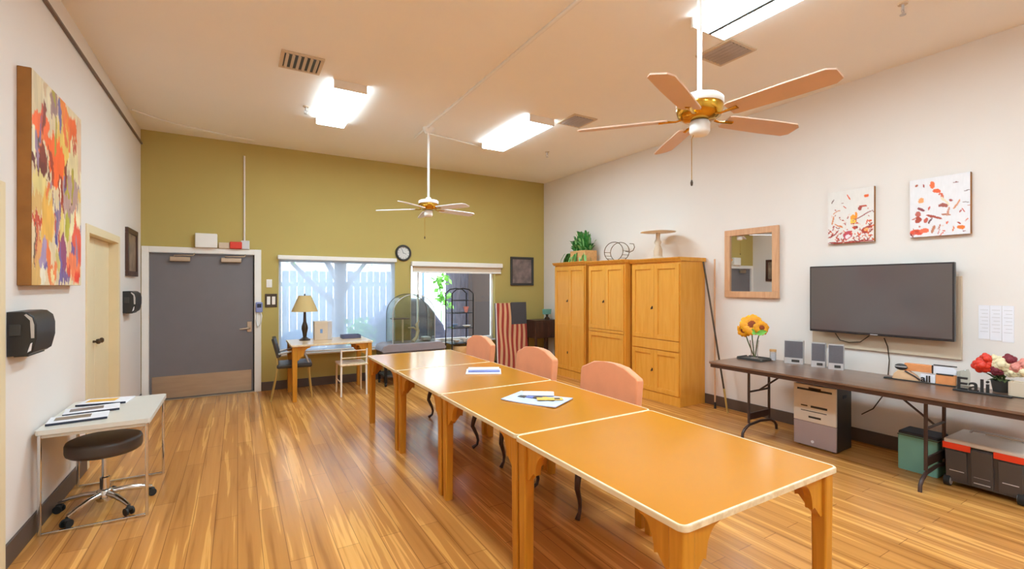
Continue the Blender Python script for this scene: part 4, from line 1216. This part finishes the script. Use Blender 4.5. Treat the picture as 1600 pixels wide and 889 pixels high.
# black side chair with gold legs (faces +x towards the desk)
t = thing('side_chair', 'black padded chair with gold legs left of the window table', 'chair', (.67, 7.19, 0), -.08)
obj('seat', bx(bm_new(), -.2, .24, -.22, .22, .43, .49, .02, 3), 'chairdark', t)
b = bm_new(); n = 8
prism(b, [(-.2 + .0, -.19), (-.17, -.2), (-.15, -.1), (-.145, 0), (-.15, .1), (-.17, .2), (-.2, .19), (-.19, .1), (-.185, 0), (-.19, -.1)], 'z', .58, .85, .008)
bmesh.ops.transform(b, matrix=Matrix.Translation((-.17, 0, .58)) @ Matrix.Rotation(-.25, 4, 'Y') @ Matrix.Translation((.17, 0, -.58)), verts=b.verts[:])
obj('backrest', b, 'chairdark', t)
for y in (-.19, .19):
    obj('chair_leg', tube(bm_new(), [(-.27, y, 0), (-.21, y, .3), (-.19, y, .46), (-.2, y * .85, .6)], .012, 8), 'gold', t)
    obj('chair_leg', tube(bm_new(), [(.24, y, 0), (.21, y, .3), (.2, y, .44)], .012, 8), 'gold', t)
    ar = obj('armrest', tube(bm_new(), [(-.2, y * .9, .62), (0, y * .92, .66), (.14, y * .92, .64), (.2, y * .95, .48)], .014, 8), 'silver', t)
obj('stretcher', tube(bm_new(), [(-.225, -.19, .22), (-.225, .19, .22)], .008, 8), 'gold', t)

t = thing('wooden_chair', 'cream wood chair pushed under right side of window table', 'chair', (1.42, 6.98, 0), 0)
obj('seat', bx(bm_new(), -.19, .19, -.2, .2, .425, .455, .01), 'creamwood', t)
for x in (-.175, .175):
    obj('chair_leg', tube(bm_new(), [(x, -.19, .0), (x * .98, -.175, .43), (x, -.2, .66)], [.012, .015, .011], 8), 'white', t)
    obj('chair_leg', tube(bm_new(), [(x, .18, 0), (x * .97, .17, .43)], [.012, .015], 8), 'creamwood', t)
for z in (.54, .64):
    obj('back_slat', tube(bm_new(), [(-.175, -.195, z), (0, -.215, z), (.175, -.195, z)], .012, 8, .6), 'creamwood', t)
obj('stretcher', tube(bm_new(), [(-.175, -.18, .2), (-.175, .175, .2)], .008, 8), 'creamwood', t)

# arched cage on a dark stand
t = thing('cage_stand', 'low dark stand on castors beneath the arched pet cage', 'stand', (2.42, 7.32, 0))
obj('shelf', bx(bm_new(), -.5, .5, -.22, .22, .46, .52, .006), 'darkwood', t)
obj('lower_shelf', bx(bm_new(), -.47, .47, -.2, .2, .14, .17, .004), 'dark', t)
for x in (-.46, .46):
    for y in (-.19, .19):
        lg = obj('stand_leg', bx(bm_new(), x - .02, x + .02, y - .02, y + .02, .06, .46, .003), 'blackmetal', t)
        obj('castor', cyl(bm_new(), (x - .012, y, .03), (x + .012, y, .03), .03, n=18), 'rubber', lg)
t = thing('pet_cage', 'clear arched pet cage on a grey tray before the windows', 'cage', (2.42, 7.32, .5205))
b = bm_new()
prism(b, [(-.50, 0), (.52, 0), (.535, .03), (.5, .1), (.44, .13), (-.42, .13), (-.5, .1), (-.53, .03)], 'y', -.21, .21, .012)
obj('tray', b, 'bedding', t)
def arch(w, h, n=20, z0=.13):
    pts = [(-w, z0)]
    for k in range(n + 1):
        a = PI - PI * k / n
        pts.append((w * math.cos(a), h - w * .9 + w * .9 * math.sin(a)))
    return pts + [(w, z0)]
ar_ = arch(.345, .90)
for y in (-.18, .18):
    obj('front_panel' if y < 0 else 'rear_panel', prism(bm_new(), ar_, 'y', y - .002, y + .002), 'acrylic', t)
    obj('arch_frame', tube(bm_new(), [(p[0], y, p[1]) for p in ar_], .006, 8), 'silver' if y < 0 else 'dark', t)
b = bm_new()
vs = [[b.verts.new((p[0], y, p[1])) for p in ar_] for y in (-.178, .178)]
for i in range(len(ar_) - 1): b.faces.new((vs[0][i], vs[0][i + 1], vs[1][i + 1], vs[1][i]))
obj('roof_panel', b, 'acrylic', t)
obj('perch_shelf', bx(bm_new(), -.31, -.05, -.1, .1, .50, .515, .003), 'frame', t)
obj('perch_post', cyl(bm_new(), (-.15, -.05, .13), (-.15, -.05, .5), .014, n=12), 'creamwood', t)
b = bm_new(); tube(b, [(.0, -.1, .14), (.08, -.05, .2), (.12, 0, .3), (.1, .02, .4), (.14, .0, .46)], [.03, .026, .03, .022, .01], 8)
tube(b, [(.11, 0, .3), (.03, -.04, .36), (-.06, -.05, .36)], [.02, .016, .008], 8)
obj('driftwood', b, 'creamwood', t)
b = bm_new(); bx(b, .18, .32, -.08, .06, .14, .2, .015); obj('food_dish', b, 'silver', t)

# black shelf rack in front of right window
t = thing('shelf_rack', 'black metal shelf rack with arched top before the right window', 'shelf rack', (3.36, 7.5, 0))
for y in (-.14, .14):
    obj('side_frame', tube(bm_new(), [(-.2, y, 0), (-.2, y, 1.42), (-.12, y, 1.49), (0, y, 1.51), (.12, y, 1.49), (.2, y, 1.42), (.2, y, 0)], .011, 8), 'blackmetal', t)
for z in (.30, .55, .82, 1.08, 1.3):
    sf = obj('shelf', bx(bm_new(), -.195, .195, -.135, .135, z, z + .007), 'acrylic' if z > .6 else 'blackmetal', t)
    b = bm_new()
    for y in (-.14, .14): cyl(b, (-.2, y, z), (.2, y, z), .007, n=8)
    for x in (-.2, .2): cyl(b, (x, -.14, z), (x, .14, z), .007, n=8)
    obj('shelf_rail', b, 'blackmetal', sf)
def dish(x, z, r, h, label, m_='white'):
    q = lathe(bm_new(), [(0, 0), (r * .4, 0), (r * .5, .006), (r, h), (r * .95, h), (r * .45, .012), (0, .01)], n=20)
    tag(obj('dish', q, m_, None, loc=(x, 7.46, z + .0075)), label, 'dish')
dish(3.48, .82, .075, .03, 'white shallow dish on the middle shelf of black rack')
dish(3.25, .82, .06, .06, 'pale blue bowl on the middle shelf of black rack', 'bluepot')
dish(3.28, .557, .07, .05, 'white bowl at the left of the low rack shelf')
dish(3.44, .557, .06, .07, 'white cup-like bowl at the right of low rack shelf')
dish(3.47, 1.08, .05, .1, 'pinkish small vase on the upper shelf of black rack', 'pink_petal')
b = lathe(bm_new(), [(0, 0), (.12, 0), (.16, .08), (.16, .15), (.14, .2), (.13, .2), (.15, .14), (.15, .08), (.11, .01), (0, .01)], n=24)
tag(obj('wicker_basket', b, 'planter', None, loc=(3.36, 7.47, .3075)), 'brown wicker basket on lowest shelf of the black rack', 'basket')

# painted flag board
t = thing('flag_board', 'tall wooden flag board with red and cream stripes standing by green wall', 'flag board', (4.40, 7.42, 0))
FW, FH = .33, 1.235
LEAN = Matrix.Rotation(-.06, 4, 'X')
def lean(b): bmesh.ops.transform(b, matrix=LEAN, verts=b.verts[:]); return b
obj('board', lean(bx(bm_new(), -FW, FW, -.02, .03, 0, FH, .003)), 'frame', t)
ns = 13
for k in range(ns):
    x0 = -FW + .02 + k * (2 * FW - .02) / ns; x1 = x0 + (2 * FW - .02) / ns
    top = FH if x1 < -.005 else FH - .40
    zz = [top * j / 14 for j in range(15)]
    def wv(xb, z_): return xb if xb < -FW + .03 or xb > FW - .01 else xb + .011 * math.sin(z_ * 8.5 + xb * 9)
    obj('stripe', lean(prism(bm_new(), [(wv(x0, q), q) for q in zz] + [(wv(x1, q) - .001, q) for q in zz[::-1]], 'y', -.0235, -.019)), 'stripe_red' if k % 2 == 0 else 'stripe_cream', t)
obj('canton', lean(bx(bm_new(), -.004, FW, -.026, -.019, FH - .40, FH + .012, .004)), 'canton', t)
obj('edge_strip', lean(bx(bm_new(), -FW, -FW + .02, -.0235, -.019, 0, FH, .001)), 'white', t)

t = thing('console_cabinet', 'small dark brown cabinet on legs between flag board and farthest cabinet', 'cabinet', (5.06, 7.45, 0))
obj('body', bx(bm_new(), -.25, .27, -.18, .18, .56, .90, .006), 'darkwood', t)
obj('door_panel', bx(bm_new(), -.22, .24, -.19, -.179, .59, .87, .004), 'darkwood', t)
for x in (-.22, .0, .24):
    for y in ((-.15, .15) if x else (-.15,)):
        obj('cabinet_leg', bx(bm_new(), x - .02, x + .02, y - .02, y + .02, 0, .56, .003), 'darkwood', t)
t = thing('small_ornament', 'small grey green ornament on top of the dark brown cabinet', 'ornament', (5.18, 7.42, .901))
obj('base', lathe(bm_new(), [(0, 0), (.05, 0), (.055, .02), (.02, .06), (.03, .1), (0, .1)], n=16), 'bronze', t)
b = bm_new(); prism(b, [(-.075, .1), (.06, .1), (.075, .2), (-.08, .2)], 'y', -.05, .05, .008)
obj('crown', b, 'teal', t)

# ------------------------------------------------------------------ patio outside
struct('ground', bx(bm_new(), -6, 12, D + .21, 18, -.12, -.06), 'concrete')
def fence(label, x0, x1, y, h, m_, gap=.016):
    t = thing('board_fence', label, 'fence', ((x0 + x1) / 2, y, -.06))
    hw = (x1 - x0) / 2
    b = bm_new(); x = -hw; rn_ = random.Random(int(x0 * 10) + 3)
    while x < hw - .05:
        w_ = .135
        bx(b, x, x + w_, 0, .022, .04, h + rn_.uniform(-.01, .01), .003)
        x += w_ + gap
    obj('boards', b, m_, t)
    b = bm_new()
    for z in (.4, h - .35): bx(b, -hw, hw, .022, .06, z, z + .09, .003)
    obj('rails', b, m_, t)
    return t
fence('pale grey board fence across the patio outside', -4, 3.35, 11.2, 1.95, 'fence')
fence('taller grey board fence section beside the brown wall outside', 4.55, 5.35, 11.0, 2.6, 'fencedark', .004)
b = bx(bm_new(), 4.95, 8.5, 10.3, 10.5, -.06, 3.2)
tag(obj('brown_siding_wall', b, 'brownwall'), 'dark brown wall outside the right part of window', 'wall')
tag(obj('porch_post', cyl(bm_new(), (3.77, 10.5, -.06), (3.77, 10.5, 3.2), .03), 'bluepot'), 'thin blue green post outside the right window', 'post')
t = thing('garden_tree', 'pale tree trunk with slanting branches outside the left window', 'tree', (1.75, 10.4, -.06))
obj('trunk', tube(bm_new(), [(0, 0, 0), (.05, .02, .8), (.12, 0, 1.5), (.2, .05, 2.2), (.1, .1, 3.2)], [.13, .11, .1, .09, .06], 10), 'bark', t)
for pts in ([(.12, 0, 1.4), (.4, .1, 1.75), (.75, .15, 2.2), (1.2, .2, 2.8)], [(.05, 0, 1.2), (-.35, .1, 1.6), (-.8, .1, 2.1)], [(.1, 0, 1.7), (-.2, -.1, 2.2), (-.7, -.15, 2.5)]):
    obj('branch', tube(bm_new(), pts, [.07, .055, .04, .025][:len(pts)], 8), 'bark', t)
def leaves(b, c, r, n, rn_, s=.06):
    for k in range(n):
        p = Vector(c) + Vector((rn_.gauss(0, r), rn_.gauss(0, r * .6), rn_.gauss(0, r)))
        d1 = Vector((rn_.uniform(-1, 1), rn_.uniform(-1, 1), rn_.uniform(-1, .3))).normalized() * s
        d2 = d1.cross(Vector((rn_.uniform(-1, 1), rn_.uniform(-1, 1), rn_.uniform(-1, 1)))).normalized() * s * .35
        b.faces.new([b.verts.new(q) for q in (p, p + d1 * .5 + d2, p + d1, p + d1 * .5 - d2)])
rn = random.Random(21)
b = bm_new(); leaves(b, (-.5, 0, 2.6), .5, 200, rn); leaves(b, (.9, 0, 2.7), .4, 150, rn)
obj('foliage', b, 'outleaf', t)
t = thing('garden_sapling', 'slim sapling with bright green leaves outside the right window', 'sapling', (3.98, 9.95, -.06))
obj('stem', tube(bm_new(), [(0, 0, 0), (.03, 0, .9), (.0, 0, 1.5), (.05, 0, 2.2)], [.014, .012, .01, .006], 8), 'outleaf', t)
b = bm_new(); leaves(b, (.02, 0, 1.75), .09, 26, rn, .17); leaves(b, (.12, 0, 1.33), .1, 26, rn, .17)
obj('foliage', b, 'outleaf', t)
t = thing('covered_grill', 'large grill under slate blue cover outside between the windows', 'covered grill', (3.0, 9.6, -.06))
prism(b := bm_new(), [(-.95, .05), (.72, .05), (.86, .55), (.80, .78), (.45, 1.22), (.3, 1.34), (-.05, 1.34), (-.25, 1.22), (-.85, .68), (-.98, .5)], 'y', -.35, .35, .06)
obj('vinyl_cover', b, 'cover', t)
obj('hem', bx(bm_new(), -.93, .72, -.34, .34, 0, .06, .01), 'cover', t)
t = thing('potted_shrub', 'green shrub in a pot outside the left window', 'potted plant', (1.93, 8.75, -.06))
obj('pot', lathe(bm_new(), [(0, 0), (.13, 0), (.17, .3), (.15, .3), (.12, .02), (0, .02)], n=20), 'bluepot', t)
b = bm_new(); leaves(b, (0, 0, .72), .12, 260, rn, .11)
obj('foliage', b, 'outleaf', t)
t = thing('patio_chair', 'rounded blue patio chair outside behind the lamp', 'chair', (.95, 9.0, -.06))
obj('seat', bx(bm_new(), -.28, .28, -.25, .25, .36, .42, .02), 'bluepot', t)
b = bm_new(); prism(b, [(-.3, .42)] + [(-.3 * math.cos(k * PI / 10), .62 + .2 * math.sin(k * PI / 10)) for k in range(11)] + [(.3, .42)], 'y', .22, .26, .01)
obj('backrest', b, 'bluepot', t)
for x in (-.25, .25):
    for y in (-.22, .22): obj('chair_leg', cyl(bm_new(), (x, y, 0), (x, y, .37), .018), 'bluepot', t)

# ------------------------------------------------------------------ light
w = bpy.data.worlds.new('World'); bpy.context.scene.world = w; w.use_nodes = True
nt = w.node_tree; bg = nt.nodes['Background']
bg.inputs['Color'].default_value = lin('f2f6ff'); bg.inputs['Strength'].default_value = 6.2

sc = bpy.context.scene
sc.view_settings.view_transform = 'Standard'; sc.view_settings.look = 'None'
sc.view_settings.gamma = 1; sc.view_settings.use_curve_mapping = False
sc.view_settings.exposure = 0.07
sc.cycles.max_bounces = 10; sc.cycles.diffuse_bounces = 6; sc.cycles.transparent_max_bounces = 16
sc.cycles.caustics_reflective = False; sc.cycles.caustics_refractive = False
sc.cycles.sample_clamp_indirect = 4
